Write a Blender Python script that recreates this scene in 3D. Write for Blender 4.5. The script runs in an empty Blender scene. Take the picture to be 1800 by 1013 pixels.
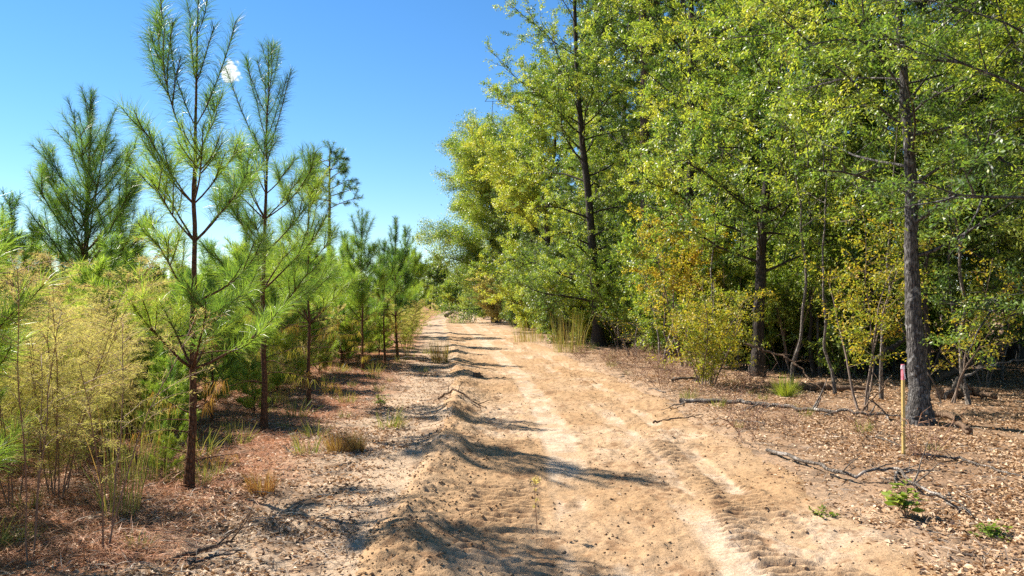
import bpy, math, random
import numpy as np
from mathutils import Vector

# ------------------------------------------------------------------ camera, sky, sun, exposure
S = bpy.context.scene
COL = S.collection
CAM_H, FPX = 1.7, 1400.0
cd = bpy.data.cameras.new('camera'); cam = bpy.data.objects.new('camera', cd); COL.objects.link(cam)
cd.lens = 28.0; cd.sensor_width = 36.0; cd.clip_end = 3000.0; cd.clip_start = 0.05
cam.location = (0, 0, CAM_H); cam.rotation_euler = (math.radians(90.96), 0, 0)
S.camera = cam

SUN_EL = math.radians(44.0)
to_sun = Vector((-0.857*math.cos(SUN_EL), 0.515*math.cos(SUN_EL), math.sin(SUN_EL))).normalized()
w = bpy.data.worlds.new('World'); S.world = w; w.use_nodes = True
nt = w.node_tree; nt.nodes.clear()
out = nt.nodes.new('ShaderNodeOutputWorld'); bg = nt.nodes.new('ShaderNodeBackground')
sky = nt.nodes.new('ShaderNodeTexSky'); sky.sky_type = 'NISHITA'; sky.sun_disc = False
sky.sun_elevation = SUN_EL; sky.sun_rotation = math.atan2(to_sun.x, to_sun.y)
sky.air_density = 1.0; sky.dust_density = 0.0; sky.ozone_density = 5.0
bg.inputs['Strength'].default_value = 0.12
hsv = nt.nodes.new('ShaderNodeHueSaturation'); hsv.inputs['Saturation'].default_value = 1.20; hsv.inputs['Value'].default_value = 0.585
nt.links.new(sky.outputs[0], hsv.inputs['Color'])
# one small fair-weather cloud
tc = nt.nodes.new('ShaderNodeTexCoord')
cdir = Vector((-0.357, 1.0, 0.290)).normalized()
def wmath(op, a, b=None):
    n = nt.nodes.new('ShaderNodeMath'); n.operation = op
    for i, v in enumerate((a, b)):
        if v is None: continue
        if isinstance(v, (int, float)): n.inputs[i].default_value = v
        else: nt.links.new(v, n.inputs[i])
    return n.outputs[0]
nz = nt.nodes.new('ShaderNodeTexNoise'); nz.inputs['Scale'].default_value = 95; nz.inputs['Detail'].default_value = 9; nz.inputs['Roughness'].default_value = 0.62
nt.links.new(tc.outputs['Generated'], nz.inputs['Vector'])
dv = nt.nodes.new('ShaderNodeVectorMath'); dv.operation = 'DISTANCE'; dv.inputs[1].default_value = cdir
nt.links.new(tc.outputs['Generated'], dv.inputs[0])
f = nt.nodes.new('ShaderNodeClamp')
nt.links.new(wmath('MULTIPLY', wmath('SUBTRACT', wmath('SUBTRACT', nz.outputs['Fac'], wmath('MULTIPLY', dv.outputs['Value'], 25.0)), 0.20), 6.0), f.inputs[0])
mx = nt.nodes.new('ShaderNodeMix'); mx.data_type = 'RGBA'
nt.links.new(f.outputs[0], mx.inputs['Factor']); nt.links.new(hsv.outputs[0], mx.inputs['A']); mx.inputs['B'].default_value = (4.6, 4.7, 4.8, 1)
nt.links.new(mx.outputs['Result'], bg.inputs['Color']); nt.links.new(bg.outputs[0], out.inputs[0])

sl = bpy.data.lights.new('sun', 'SUN'); sl.energy = 5.0; sl.angle = math.radians(0.53); sl.color = (1.0, 0.93, 0.82)
so = bpy.data.objects.new('sun', sl); COL.objects.link(so)
so.rotation_euler = to_sun.to_track_quat('Z', 'Y').to_euler(); so.location = (-20, 10, 30)
S.view_settings.view_transform = 'Standard'; S.view_settings.look = 'None'
S.view_settings.exposure = 1.3; S.view_settings.gamma = 1.0; S.view_settings.use_curve_mapping = False
S.cycles.max_bounces = 8; S.cycles.diffuse_bounces = 6; S.cycles.glossy_bounces = 2; S.cycles.transmission_bounces = 4
S.cycles.transparent_max_bounces = 4; S.cycles.caustics_reflective = False; S.cycles.caustics_refractive = False
S.cycles.sample_clamp_indirect = 6.0
S.cycles.use_denoising = False
S.cycles.use_adaptive_sampling = False

# ------------------------------------------------------------------ numeric helpers
def hash2(ix, iy, seed):
    h = (ix.astype(np.int64)*374761393 + iy.astype(np.int64)*668265263 + seed*974634777) & 0xffffffff
    h = ((h ^ (h >> 13))*1274126177) & 0xffffffff
    h = (h ^ (h >> 16)) & 0xffffff
    return h/float(0xffffff)
def vnoise(x, y, seed=0):
    x = np.asarray(x, float); y = np.asarray(y, float)
    ix = np.floor(x); iy = np.floor(y); fx = x-ix; fy = y-iy
    fx = fx*fx*fx*(fx*(fx*6-15)+10); fy = fy*fy*fy*(fy*(fy*6-15)+10)
    a = hash2(ix, iy, seed); b = hash2(ix+1, iy, seed); c = hash2(ix, iy+1, seed); d = hash2(ix+1, iy+1, seed)
    return (a*(1-fx)+b*fx)*(1-fy)+(c*(1-fx)+d*fx)*fy
def fbm(x, y, seed=0, octv=4, gain=0.5):
    x = np.asarray(x, float); y = np.asarray(y, float)
    s = 0; a = 1; t = 0
    for o in range(octv):
        s = s+a*vnoise(x*(2.03**o)+o*17.3, y*(2.03**o)+o*9.7, seed+o); t += a; a *= gain
    return s/t
def sstep(a, b, x):
    t = np.clip((x-a)/(b-a), 0, 1); return t*t*(3-2*t)
def unit(v):
    v = np.asarray(v, float); return v/np.maximum(np.linalg.norm(v, axis=-1, keepdims=True), 1e-9)

# the road's centre line (x for a distance y along the view) read from the photograph's edges
RY = np.array([-30, 0, 4.9, 7.4, 12.5, 19.8, 34, 59.5, 90, 119, 160, 420.])
RX = np.array([0.8, 0.8, 0.86, 0.93, 0.86, 0.35, -1.0, -3.4, -5.4, -7.2, -9.5, -20])
_k = np.linspace(-30, 420, 1801)
_rx = np.interp(_k, RY, RX)
for _ in range(3): _rx = np.convolve(np.pad(_rx, 12, mode='edge'), np.ones(25)/25, 'valid')
def road_x(y): return np.interp(y, _k, _rx)
ROAD_HW = 1.9
BERM = -1.60
def terrain(x, y):
    """Height of the land: gentle unevenness, the berm pushed up along the road's left edge, ruts and cleat marks in the sand."""
    x = np.asarray(x, float); y = np.asarray(y, float)
    s = x-road_x(y)
    z = 0.10*(fbm(x*0.35, y*0.35, 3, 3)-0.5)+0.05*(fbm(x*1.3, y*1.3, 11, 3)-0.5)
    near = 1/(1+np.maximum(y-20, 0)*0.05)
    off = sstep(1.0, 2.2, np.abs(s+0.1))
    z = z+off*(0.05*(fbm(x*4.5, y*4.5, 21, 3)-0.5)+0.02*(fbm(x*14, y*14, 24, 2)-0.5))*near
    z = z+off*0.05
    wob = 0.26*(fbm(y*0.8, y*0+3, 5, 3)-0.5)
    t = s-BERM-wob
    prof = np.where(t < 0, np.exp(-(np.abs(t)/0.22)**1.5), np.exp(-(np.abs(t)/0.36)**1.6))
    amp = (0.09+0.14*np.clip(vnoise(y*1.25+0.3, y*0, 8)-0.18, 0, 1))*(1-0.6*sstep(14, 40, y))
    z = z+prof*amp*(0.8+0.5*(fbm(x*5, y*5, 31, 3)-0.35))+prof*near*(0.06*(fbm(x*13, y*13, 33, 3)-0.5)+0.025*(fbm(x*38, y*38, 36, 2)-0.5))
    ins = 1-sstep(1.3, 1.9, np.abs(s))
    z = z+ins*(0.06*(fbm(x*3.2, y*2.2, 41, 4)-0.5)+(0.036*(fbm(x*12, y*10, 47, 3)-0.5)+0.014*(fbm(x*36, y*34, 49, 2)-0.5))*(1-0.75*track(s, y)))*near
    # smooth tyre tracks, slightly sunk, with fine lengthwise lines
    tr = track(s, y)
    z = z-0.012*tr*near+0.003*tr*np.sin(s*2*np.pi/0.045)*near
    # cleat bars left by a crawler
    cl = cleats(s, y)
    z = z+cl*0.024*(lambda q: np.sign(q)*np.abs(q)**0.6)(np.sin((y+0.10*s+0.09*fbm(s*4, y*2.0, 61, 2))*2*np.pi/0.115))*near
    return z
def track(s, y):
    wv = 0.10*(fbm(y*0.25, 0*y, 71, 2)-0.5)
    t = np.zeros(np.shape(s))
    for c, hw, sd in ((-0.30, 0.20, 1), (0.60, 0.14, 2), (1.12, 0.10, 3)):
        a = 1-sstep(hw*0.75, hw*1.25, np.abs(s-c-wv))
        t = np.maximum(t, a*sstep((0.18, 0.40, 0.45)[sd-1], (0.42, 0.62, 0.66)[sd-1], fbm(s*2.2+sd*7, y*0.7, 80+sd, 4)))
    return t
def cleats(s, y):
    t = np.zeros(np.shape(s))
    for c, hw, sd in ((-0.95, 0.33, 1), (0.95, 0.36, 2)):
        a = 1-sstep(hw*0.8, hw*1.15, np.abs(s-c))
        t = np.maximum(t, a*sstep(0.30, 0.50, fbm(s*1.7+sd*5, y*0.9, 90+sd, 3)))
    return t*(1-0.85*track(s, y))
def gz(x, y): return float(terrain(np.array([x]), np.array([y]))[0])

def at(px, py, up=0.0):
    """ground point seen at photograph pixel (px, py)"""
    d = FPX*CAM_H/(py-530.0); x = (px-900)/FPX*d
    return np.array([x, d, gz(x, d)+up])
def att(px, py, d):
    """point at distance d seen at pixel (px, py)"""
    return np.array([(px-900)/FPX*d, d, CAM_H+(530-py)/FPX*d])

# ------------------------------------------------------------------ object helpers
def mesh_obj(name, V, F, mat, parent=None, tint=None, smooth=False, col=None):
    me = bpy.data.meshes.new(name)
    V = np.ascontiguousarray(V, dtype=np.float32); F = np.ascontiguousarray(F, dtype=np.int32)
    n, k = F.shape
    me.vertices.add(len(V)); me.vertices.foreach_set('co', V.ravel())
    me.loops.add(n*k); me.loops.foreach_set('vertex_index', F.ravel())
    me.polygons.add(n); me.polygons.foreach_set('loop_start', np.arange(0, n*k, k, dtype=np.int32))
    me.polygons.foreach_set('loop_total', np.full(n, k, dtype=np.int32))
    if smooth: me.polygons.foreach_set('use_smooth', np.ones(n, dtype=bool))
    me.update(calc_edges=True)
    if tint is not None:
        a = me.attributes.new('tint', 'FLOAT', 'POINT'); a.data.foreach_set('value', np.ascontiguousarray(tint, dtype=np.float32))
    if col is not None:
        a = me.attributes.new('soil', 'FLOAT_COLOR', 'POINT')
        c4 = np.ones((len(V), 4), np.float32); c4[:, :3] = col; a.data.foreach_set('color', c4.ravel())
    me.materials.append(mat)
    o = bpy.data.objects.new(name, me); COL.objects.link(o)
    if parent is not None: o.parent = parent
    return o
def thing(name, label, cat, loc=(0, 0, 0), rz=0.0, sc=1.0, group=None):
    o = bpy.data.objects.new(name, None); COL.objects.link(o); o.empty_display_size = 0.2
    o.location = [float(v) for v in loc]; o.rotation_euler = (0, 0, rz); o.scale = (sc, sc, sc)
    o['label'] = label; o['category'] = cat
    if group: o['group'] = group
    return o
def tag(o, label, cat, group=None, kind=None):
    if label: o['label'] = label
    if cat: o['category'] = cat
    if group: o['group'] = group
    if kind: o['kind'] = kind
    return o
def dup(root, loc, rz, sc, label, group=None, tilt=(0, 0)):
    r = root.copy(); COL.objects.link(r); r.location = [float(v) for v in loc]
    r.rotation_euler = (tilt[0], tilt[1], rz); r.scale = (sc, sc, sc) if np.isscalar(sc) else sc
    r['label'] = label
    if group: r['group'] = group
    elif 'group' in r: del r['group']
    for ch in list(root.children):
        c = ch.copy(); COL.objects.link(c); c.parent = r
        for g in ch.children:
            d = g.copy(); COL.objects.link(d); d.parent = c
    return r

class Wood:
    """collects tapering tubes"""
    def __init__(s): s.V = []; s.F = []; s.n = 0; s.T = []
    def tube(s, P, R, k=5, rough=0.0, rng=None, cap=True):
        P = np.asarray(P, float); R = np.asarray(R, float); n = len(P)
        T = np.gradient(P, axis=0); T = unit(T)
        ref = np.array([1.0, 0.13, 0.07]) if abs(T[:, 2]).mean() > 0.6 else np.array([0.05, 0.1, 1.0])
        U = unit(np.cross(T, ref)); W = np.cross(T, U)
        a = np.arange(k)*2*np.pi/k
        rr = R[:, None]*np.ones((n, k))
        if rough and rng is not None: rr = rr*(1+rough*rng.normal(size=(n, k)))
        V = P[:, None, :]+rr[..., None]*(np.cos(a)[None, :, None]*U[:, None, :]+np.sin(a)[None, :, None]*W[:, None, :])
        i = np.arange(n-1)[:, None]*k; j = np.arange(k)[None, :]; j2 = (j+1) % k
        F = np.stack([i+j, i+j2, i+k+j2, i+k+j], -1).reshape(-1, 4)
        s.V.append(V.reshape(-1, 3)); s.F.append(F+s.n); s.n += n*k
        if cap:
            for q, ring in ((0, 0), (n-1, (n-1)*k)):
                s.V.append(P[q:q+1]); base = s.n-n*k if q == 0 else s.n-n*k-1
                idx = base+ring+np.arange(k); c = np.full(k, s.n)
                s.F.append(np.stack([c, idx, np.roll(idx, -1), np.roll(idx, -1)], -1)[:, [0, 1, 2, 2]] if False else np.stack([idx, np.roll(idx, -1), c, c], -1))
                s.n += 1
    def build(s, name, mat, parent=None, smooth=True):
        V = np.concatenate(s.V); F = np.concatenate(s.F)
        # capped ends are triangles: rebuild them as tri polygons
        me = bpy.data.meshes.new(name)
        tri = F[:, 2] == F[:, 3]
        Q = F[~tri]; Tt = F[tri][:, :3]
        me.vertices.add(len(V)); me.vertices.foreach_set('co', V.astype(np.float32).ravel())
        me.loops.add(Q.size+Tt.size); me.loops.foreach_set('vertex_index', np.concatenate([Q.ravel(), Tt.ravel()]).astype(np.int32))
        me.polygons.add(len(Q)+len(Tt))
        me.polygons.foreach_set('loop_start', np.concatenate([np.arange(len(Q))*4, Q.size+np.arange(len(Tt))*3]).astype(np.int32))
        me.polygons.foreach_set('loop_total', np.concatenate([np.full(len(Q), 4), np.full(len(Tt), 3)]).astype(np.int32))
        me.polygons.foreach_set('use_smooth', np.concatenate([np.ones(len(Q), bool), np.zeros(len(Tt), bool)]))
        me.update(calc_edges=True); me.materials.append(mat)
        o = bpy.data.objects.new(name, me); COL.objects.link(o)
        if parent is not None: o.parent = parent
        return o

class Blades:
    """collects leaf-like quads with a tint per vertex"""
    def __init__(s): s.V = []; s.F = []; s.t = []; s.n = 0
    def leaves(s, P, D, N, L, W, tint, fold=0.18, curl=0.0):
        D = unit(D); Sd = unit(np.cross(D, N)); Nn = np.cross(Sd, D)
        L = np.broadcast_to(L, (len(P),))[:, None]; W = np.broadcast_to(W, (len(P),))[:, None]
        a = P; mid = P+D*L*0.48
        b = mid+Sd*W*0.5+Nn*W*fold; d = mid-Sd*W*0.5+Nn*W*fold
        c = P+D*L-Nn*L*curl
        V = np.stack([a, b, c, d], 1).reshape(-1, 3); n = len(P)
        s.V.append(V); s.F.append(np.arange(n*4).reshape(n, 4)+s.n); s.n += n*4
        s.t.append(np.repeat(np.broadcast_to(tint, (n,)), 4))
    def needles(s, P, D, L, W, tint, rng, droop=0.25, two=True):
        n = len(P); D = unit(D); Sd = unit(np.cross(D, rng.normal(size=(n, 3))))
        L = np.broadcast_to(L, (n,))[:, None]; W = np.broadcast_to(W, (n,))[:, None]
        dn = np.array([0, 0, -1.0])
        if two:
            m = P+D*L*0.5; D2 = unit(D+dn*droop*(0.5+rng.random((n, 1)))); e = m+D2*L*0.5
            V = np.stack([P-Sd*W*.5, P+Sd*W*.5, m+Sd*W*.5, m-Sd*W*.5, e+Sd*W*.15, e-Sd*W*.15], 1).reshape(-1, 3)
            q = np.arange(n)[:, None]*6
            F = np.concatenate([q+np.array([[0, 1, 2, 3]]), q+np.array([[3, 2, 4, 5]])], 0)
            s.V.append(V); s.F.append(F+s.n); s.n += 6*n; s.t.append(np.repeat(np.broadcast_to(tint, (n,)), 6))
        else:
            e = P+unit(D+dn*droop*0.5)*L
            V = np.stack([P-Sd*W*.5, P+Sd*W*.5, e+Sd*W*.25, e-Sd*W*.25], 1).reshape(-1, 3)
            s.V.append(V); s.F.append(np.arange(n*4).reshape(n, 4)+s.n); s.n += 4*n; s.t.append(np.repeat(np.broadcast_to(tint, (n,)), 4))
    def build(s, name, mat, parent=None):
        return mesh_obj(name, np.concatenate(s.V), np.concatenate(s.F), mat, parent, tint=np.concatenate(s.t))

def curve(p0, d0, L, rng, n=6, bend=(0, 0, 0), wob=0.12):
    """a wandering path that leaves p0 along d0"""
    P = [np.asarray(p0, float)]; d = unit(d0)
    for i in range(n-1):
        d = unit(d+np.asarray(bend)/(n-1)+rng.normal(size=3)*wob)
        P.append(P[-1]+d*L/(n-1))
    return np.array(P)
def along(P, t):
    x = np.asarray(t, float)*(len(P)-1); i = np.clip(x.astype(int), 0, len(P)-2); f = (x-i)[..., None]
    return P[i]*(1-f)+P[i+1]*f
def tang(P, t):
    x = np.asarray(t, float)*(len(P)-1); i = np.clip(x.astype(int), 0, len(P)-2)
    return unit(P[i+1]-P[i])

# ------------------------------------------------------------------ materials
def ramp(nt, stops, fac, interp='LINEAR'):
    r = nt.nodes.new('ShaderNodeValToRGB'); r.color_ramp.interpolation = interp
    e = r.color_ramp.elements
    while len(e) < len(stops): e.new(0.5)
    for el, (p, c) in zip(e, stops): el.position = p; el.color = (*c, 1)
    if fac is not None: nt.links.new(fac, r.inputs[0])
    return r.outputs[0]
def leaf_mat(name, stops, trans=0.4, rough=0.45, spec=0.4, objvar=0.12, tcol=(1.3, 1.4, 0.7)):
    m = bpy.data.materials.new(name); m.use_nodes = True; nt = m.node_tree; nt.nodes.clear(); L = nt.links.new
    o = nt.nodes.new('ShaderNodeOutputMaterial')
    at_ = nt.nodes.new('ShaderNodeAttribute'); at_.attribute_name = 'tint'
    oi = nt.nodes.new('ShaderNodeObjectInfo')
    md = nt.nodes.new('ShaderNodeMath'); md.operation = 'MULTIPLY_ADD'
    L(oi.outputs['Random'], md.inputs[0]); md.inputs[1].default_value = objvar
    ad = nt.nodes.new('ShaderNodeMath'); ad.operation = 'SUBTRACT'; L(at_.outputs['Fac'], ad.inputs[0]); ad.inputs[1].default_value = objvar*0.5
    L(ad.outputs[0], md.inputs[2])
    c = ramp(nt, stops, md.outputs[0])
    p = nt.nodes.new('ShaderNodeBsdfPrincipled'); L(c, p.inputs['Base Color']); p.inputs['Roughness'].default_value = rough
    p.inputs['Specular IOR Level'].default_value = spec
    t = nt.nodes.new('ShaderNodeBsdfTranslucent')
    mc = nt.nodes.new('ShaderNodeMix'); mc.data_type = 'RGBA'; mc.blend_type = 'MULTIPLY'; mc.inputs['Factor'].default_value = 1
    L(c, mc.inputs['A']); mc.inputs['B'].default_value = (*tcol, 1); L(mc.outputs['Result'], t.inputs['Color'])
    ms = nt.nodes.new('ShaderNodeMixShader'); ms.inputs[0].default_value = trans
    L(p.outputs[0], ms.inputs[1]); L(t.outputs[0], ms.inputs[2]); L(ms.outputs[0], o.inputs['Surface'])
    return m
def bark_mat(name, dark, light, scale=(26, 26, 5), bump=0.6, patches=None):
    m = bpy.data.materials.new(name); m.use_nodes = True; nt = m.node_tree; L = nt.links.new
    p = nt.nodes['Principled BSDF']; p.inputs['Roughness'].default_value = 0.9; p.inputs['Specular IOR Level'].default_value = 0.2
    tc = nt.nodes.new('ShaderNodeTexCoord'); mp = nt.nodes.new('ShaderNodeMapping'); mp.inputs['Scale'].default_value = scale
    L(tc.outputs['Object'], mp.inputs[0])
    n1 = nt.nodes.new('ShaderNodeTexNoise'); n1.inputs['Scale'].default_value = 1.6; n1.inputs['Detail'].default_value = 6; n1.inputs['Roughness'].default_value = 0.65
    L(mp.outputs[0], n1.inputs['Vector'])
    v = nt.nodes.new('ShaderNodeTexVoronoi'); v.feature = 'DISTANCE_TO_EDGE'; v.inputs['Scale'].default_value = 1.0
    L(mp.outputs[0], v.inputs['Vector'])
    mu = nt.nodes.new('ShaderNodeMath'); mu.operation = 'MULTIPLY_ADD'; L(v.outputs['Distance'], mu.inputs[0]); mu.inputs[1].default_value = 1.1; L(n1.outputs['Fac'], mu.inputs[2])
    c = ramp(nt, [(0.42, dark), (0.72, tuple(0.5*(a+b) for a, b in zip(dark, light))), (1.0, light)], mu.outputs[0])
    if patches:
        n2 = nt.nodes.new('ShaderNodeTexNoise'); n2.inputs['Scale'].default_value = 9.0; n2.inputs['Detail'].default_value = 5
        L(tc.outputs['Object'], n2.inputs['Vector'])
        mk = ramp(nt, [(0.58, (0, 0, 0)), (0.66, (1, 1, 1))], n2.outputs['Fac'])
        mx = nt.nodes.new('ShaderNodeMix'); mx.data_type = 'RGBA'; L(mk, mx.inputs['Factor']); L(c, mx.inputs['A']); mx.inputs['B'].default_value = (*patches, 1)
        c = mx.outputs['Result']
    L(c, p.inputs['Base Color'])
    b = nt.nodes.new('ShaderNodeBump'); b.inputs['Strength'].default_value = bump; b.inputs['Distance'].default_value = 0.045
    L(mu.outputs[0], b.inputs['Height']); L(b.outputs[0], p.inputs['Normal'])
    return m
def flat_mat(name, colr, rough=0.7, var=0.25, scale=30):
    m = bpy.data.materials.new(name); m.use_nodes = True; nt = m.node_tree; L = nt.links.new
    p = nt.nodes['Principled BSDF']; p.inputs['Roughness'].default_value = rough
    tc = nt.nodes.new('ShaderNodeTexCoord'); n = nt.nodes.new('ShaderNodeTexNoise'); n.inputs['Scale'].default_value = scale; n.inputs['Detail'].default_value = 5
    L(tc.outputs['Object'], n.inputs['Vector'])
    c = ramp(nt, [(0.3, tuple(v*(1-var) for v in colr)), (0.7, tuple(min(1, v*(1+var)) for v in colr))], n.outputs['Fac'])
    L(c, p.inputs['Base Color'])
    b = nt.nodes.new('ShaderNodeBump'); b.inputs['Strength'].default_value = 0.3; b.inputs['Distance'].default_value = 0.004
    L(n.outputs['Fac'], b.inputs['Height']); L(b.outputs[0], p.inputs['Normal'])
    return m
def soil_mat(name, grain=0.35):
    m = bpy.data.materials.new(name); m.use_nodes = True; nt = m.node_tree; L = nt.links.new
    p = nt.nodes['Principled BSDF']; p.inputs['Roughness'].default_value = 0.95; p.inputs['Specular IOR Level'].default_value = 0.15
    a = nt.nodes.new('ShaderNodeAttribute'); a.attribute_name = 'soil'
    tc = nt.nodes.new('ShaderNodeTexCoord')
    n1 = nt.nodes.new('ShaderNodeTexNoise'); n1.inputs['Scale'].default_value = 38; n1.inputs['Detail'].default_value = 6; n1.inputs['Roughness'].default_value = 0.7
    n2 = nt.nodes.new('ShaderNodeTexNoise'); n2.inputs['Scale'].default_value = 240; n2.inputs['Detail'].default_value = 3
    for n in (n1, n2): L(tc.outputs['Object'], n.inputs['Vector'])
    f1 = ramp(nt, [(0.30, (0.66, 0.63, 0.58)), (0.52, (1, 1, 1)), (0.75, (1.15, 1.15, 1.15))], n1.outputs['Fac'])
    f2 = ramp(nt, [(0.30, (1-grain, 1-grain, 1-grain)), (0.60, (1.06, 1.05, 1.04))], n2.outputs['Fac'])
    def mul(x, y):
        k = nt.nodes.new('ShaderNodeMix'); k.data_type = 'RGBA'; k.blend_type = 'MULTIPLY'; k.inputs['Factor'].default_value = 1; L(x, k.inputs['A']); L(y, k.inputs['B']); return k.outputs['Result']
    L(mul(mul(a.outputs['Color'], f1), f2), p.inputs['Base Color'])
    ad = nt.nodes.new('ShaderNodeMath'); ad.operation = 'MULTIPLY_ADD'; L(n2.outputs['Fac'], ad.inputs[0]); ad.inputs[1].default_value = 0.12; L(n1.outputs['Fac'], ad.inputs[2])
    b = nt.nodes.new('ShaderNodeBump'); b.inputs['Strength'].default_value = 0.8; b.inputs['Distance'].default_value = 0.02
    L(ad.outputs[0], b.inputs['Height']); L(b.outputs[0], p.inputs['Normal'])
    return m

M_SOIL = soil_mat('soil'); M_ROAD = soil_mat('road_sand', 0.12)
M_OAK = leaf_mat('oak_leaves', [(0.0, (0.050, 0.10, 0.026)), (0.35, (0.165, 0.255, 0.048)), (0.7, (0.42, 0.46, 0.07)), (1.0, (0.54, 0.49, 0.08))], 0.44, 0.46, 0.75, 0.26)
M_DARKSHADEOAK = leaf_mat('dark_shade_oak_leaves', [(0.0, (0.045, 0.085, 0.022)), (0.5, (0.108, 0.170, 0.038)), (1.0, (0.33, 0.38, 0.065))], 0.42, 0.46, 0.75, 0.26)  # dark leaf green, lowered further to paint in shade inside the wood
M_AUTUMN = leaf_mat('autumn_leaves', [(0.0, (0.20, 0.25, 0.035)), (0.4, (0.46, 0.38, 0.045)), (0.75, (0.56, 0.37, 0.045)), (1.0, (0.46, 0.22, 0.035))], 0.45, 0.5, 0.35)
M_LIME = leaf_mat('lime_leaves', [(0.0, (0.11, 0.18, 0.025)), (0.6, (0.25, 0.32, 0.045)), (1.0, (0.42, 0.40, 0.07))], 0.35, 0.5, 0.35)
M_NEEDLE = leaf_mat('pine_needles', [(0.0, (0.035, 0.085, 0.036)), (0.25, (0.08, 0.165, 0.046)), (0.5, (0.20, 0.31, 0.055)), (0.78, (0.41, 0.49, 0.09)), (0.9, (0.40, 0.36, 0.07)), (1.0, (0.34, 0.17, 0.06))], 0.5, 0.4, 0.5)
M_WEED = leaf_mat('weed_plumes', [(0.0, (0.22, 0.24, 0.06)), (0.4, (0.47, 0.42, 0.15)), (0.75, (0.60, 0.50, 0.26)), (1.0, (0.42, 0.27, 0.15))], 0.5, 0.7, 0.2)
M_GRASS = leaf_mat('grass_blades', [(0.0, (0.10, 0.15, 0.03)), (0.35, (0.25, 0.26, 0.06)), (0.7, (0.42, 0.32, 0.13)), (1.0, (0.33, 0.14, 0.06))], 0.35, 0.6, 0.3)
M_LITTER = leaf_mat('dead_leaves', [(0.0, (0.085, 0.048, 0.026)), (0.35, (0.27, 0.165, 0.092)), (0.7, (0.47, 0.30, 0.165)), (1.0, (0.62, 0.46, 0.31))], 0.15, 0.6, 0.35, 0.0, (1.1, 0.9, 0.7))
M_STRAW = leaf_mat('pine_straw', [(0.0, (0.16, 0.058, 0.027)), (0.5, (0.41, 0.170, 0.075)), (1.0, (0.56, 0.31, 0.16))], 0.15, 0.6, 0.3, 0.0, (1.1, 0.9, 0.7))
M_TWIGLITTER = leaf_mat('twig_litter', [(0.0, (0.09, 0.06, 0.045)), (0.5, (0.24, 0.18, 0.13)), (1.0, (0.50, 0.43, 0.35))], 0.0, 0.8, 0.2, 0.0)
M_BARK = bark_mat('oak_bark', (0.022, 0.019, 0.017), (0.25, 0.23, 0.215), (34, 34, 7), 1.0, (0.30, 0.29, 0.275))
M_DBARK = bark_mat('dark_bark', (0.022, 0.018, 0.015), (0.12, 0.10, 0.085), (30, 30, 6), 0.8)
M_PBARK = bark_mat('young_pine_bark', (0.065, 0.029, 0.016), (0.29, 0.145, 0.078), (40, 40, 18), 0.9)
M_OPBARK = bark_mat('old_pine_bark', (0.055, 0.035, 0.025), (0.30, 0.21, 0.16), (14, 14, 5), 1.0)
M_GREY = bark_mat('weathered_wood', (0.07, 0.055, 0.045), (0.36, 0.31, 0.26), (40, 40, 10), 0.9, (0.46, 0.41, 0.36))
M_BROWNWOOD = bark_mat('brown_dead_wood', (0.075, 0.045, 0.028), (0.30, 0.20, 0.13), (40, 40, 10), 0.6)
M_TWIG = flat_mat('twig_bark', (0.16, 0.115, 0.085), 0.85, 0.4)
M_STEM = flat_mat('weed_stem', (0.22, 0.115, 0.065), 0.7, 0.4)
M_STAKE = flat_mat('raw_lath', (0.60, 0.43, 0.14), 0.65, 0.15, 60)
M_PINK = flat_mat('pink_paint', (0.66, 0.20, 0.24), 0.7, 0.40, 45)
M_TAPE = flat_mat('white_tape', (0.85, 0.72, 0.75), 0.4, 0.1, 20)

# ------------------------------------------------------------------ ground and road
def sheet(name, xs_fn, us, ys, zfn, cfn, mat):
    Y, U = np.meshgrid(ys, us, indexing='ij'); X = xs_fn(U, Y)
    Z = zfn(X, Y); C = cfn(X, Y)
    ny, nx = Y.shape
    i = np.arange(ny-1)[:, None]*nx; j = np.arange(nx-1)[None, :]
    F = np.stack([i+j, i+j+1, i+nx+j+1, i+nx+j], -1).reshape(-1, 4)
    o = mesh_obj(name, np.stack([X, Y, Z], -1).reshape(-1, 3), F, mat, smooth=True, col=C.reshape(-1, 3))
    o['kind'] = 'structure'
    return o
def lerp3(a, b, t): return a*(1-t[..., None])+b*t[..., None]
c3 = lambda *v: np.array(v, float)
def ground_z(x, y):
    s = x-road_x(y)
    z = terrain(x, y)
    return z-0.10*(1-sstep(1.15, 1.55, np.abs(s)))
def ground_col(x, y):
    s = x-road_x(y)
    n1 = fbm(x*0.55, y*0.55, 101, 4); n2 = fbm(x*2.4, y*2.4, 111, 4); n3 = fbm(x*9, y*9, 121, 3)
    pale = c3(0.47, 0.345, 0.235); sand = c3(0.46, 0.315, 0.20); lit = c3(0.30, 0.19, 0.115); red = c3(0.35, 0.150, 0.072); dk = c3(0.11, 0.078, 0.055)
    c = np.broadcast_to(pale, x.shape+(3,)).copy()
    # left: pale sand near the road, rusty straw under the pines
    t = sstep(-2.6, -3.6, s-0.0+1.2*(n1-0.5))
    left = lerp3(np.broadcast_to(pale, c.shape), np.broadcast_to(red, c.shape), t*0.9)
    left = lerp3(left, np.broadcast_to(lit, c.shape), 0.7*sstep(0.52, 0.68, n2))
    left = lerp3(left, np.broadcast_to(dk, c.shape), 0.75*sstep(0.56, 0.70, 0.55*n2+0.45*n3))
    # right: leaf litter over sand
    tr = sstep(1.7, 3.2, s+1.3*(n1-0.5))
    right = lerp3(np.broadcast_to(sand, c.shape), np.broadcast_to(lit, c.shape), np.clip(0.25+tr, 0, 1)*sstep(0.30, 0.5, n2+0.25*tr))
    right = lerp3(right, np.broadcast_to(dk, c.shape), 0.6*sstep(0.56, 0.72, n3))
    c = np.where((s < 0)[..., None], left, right)
    return c
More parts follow.
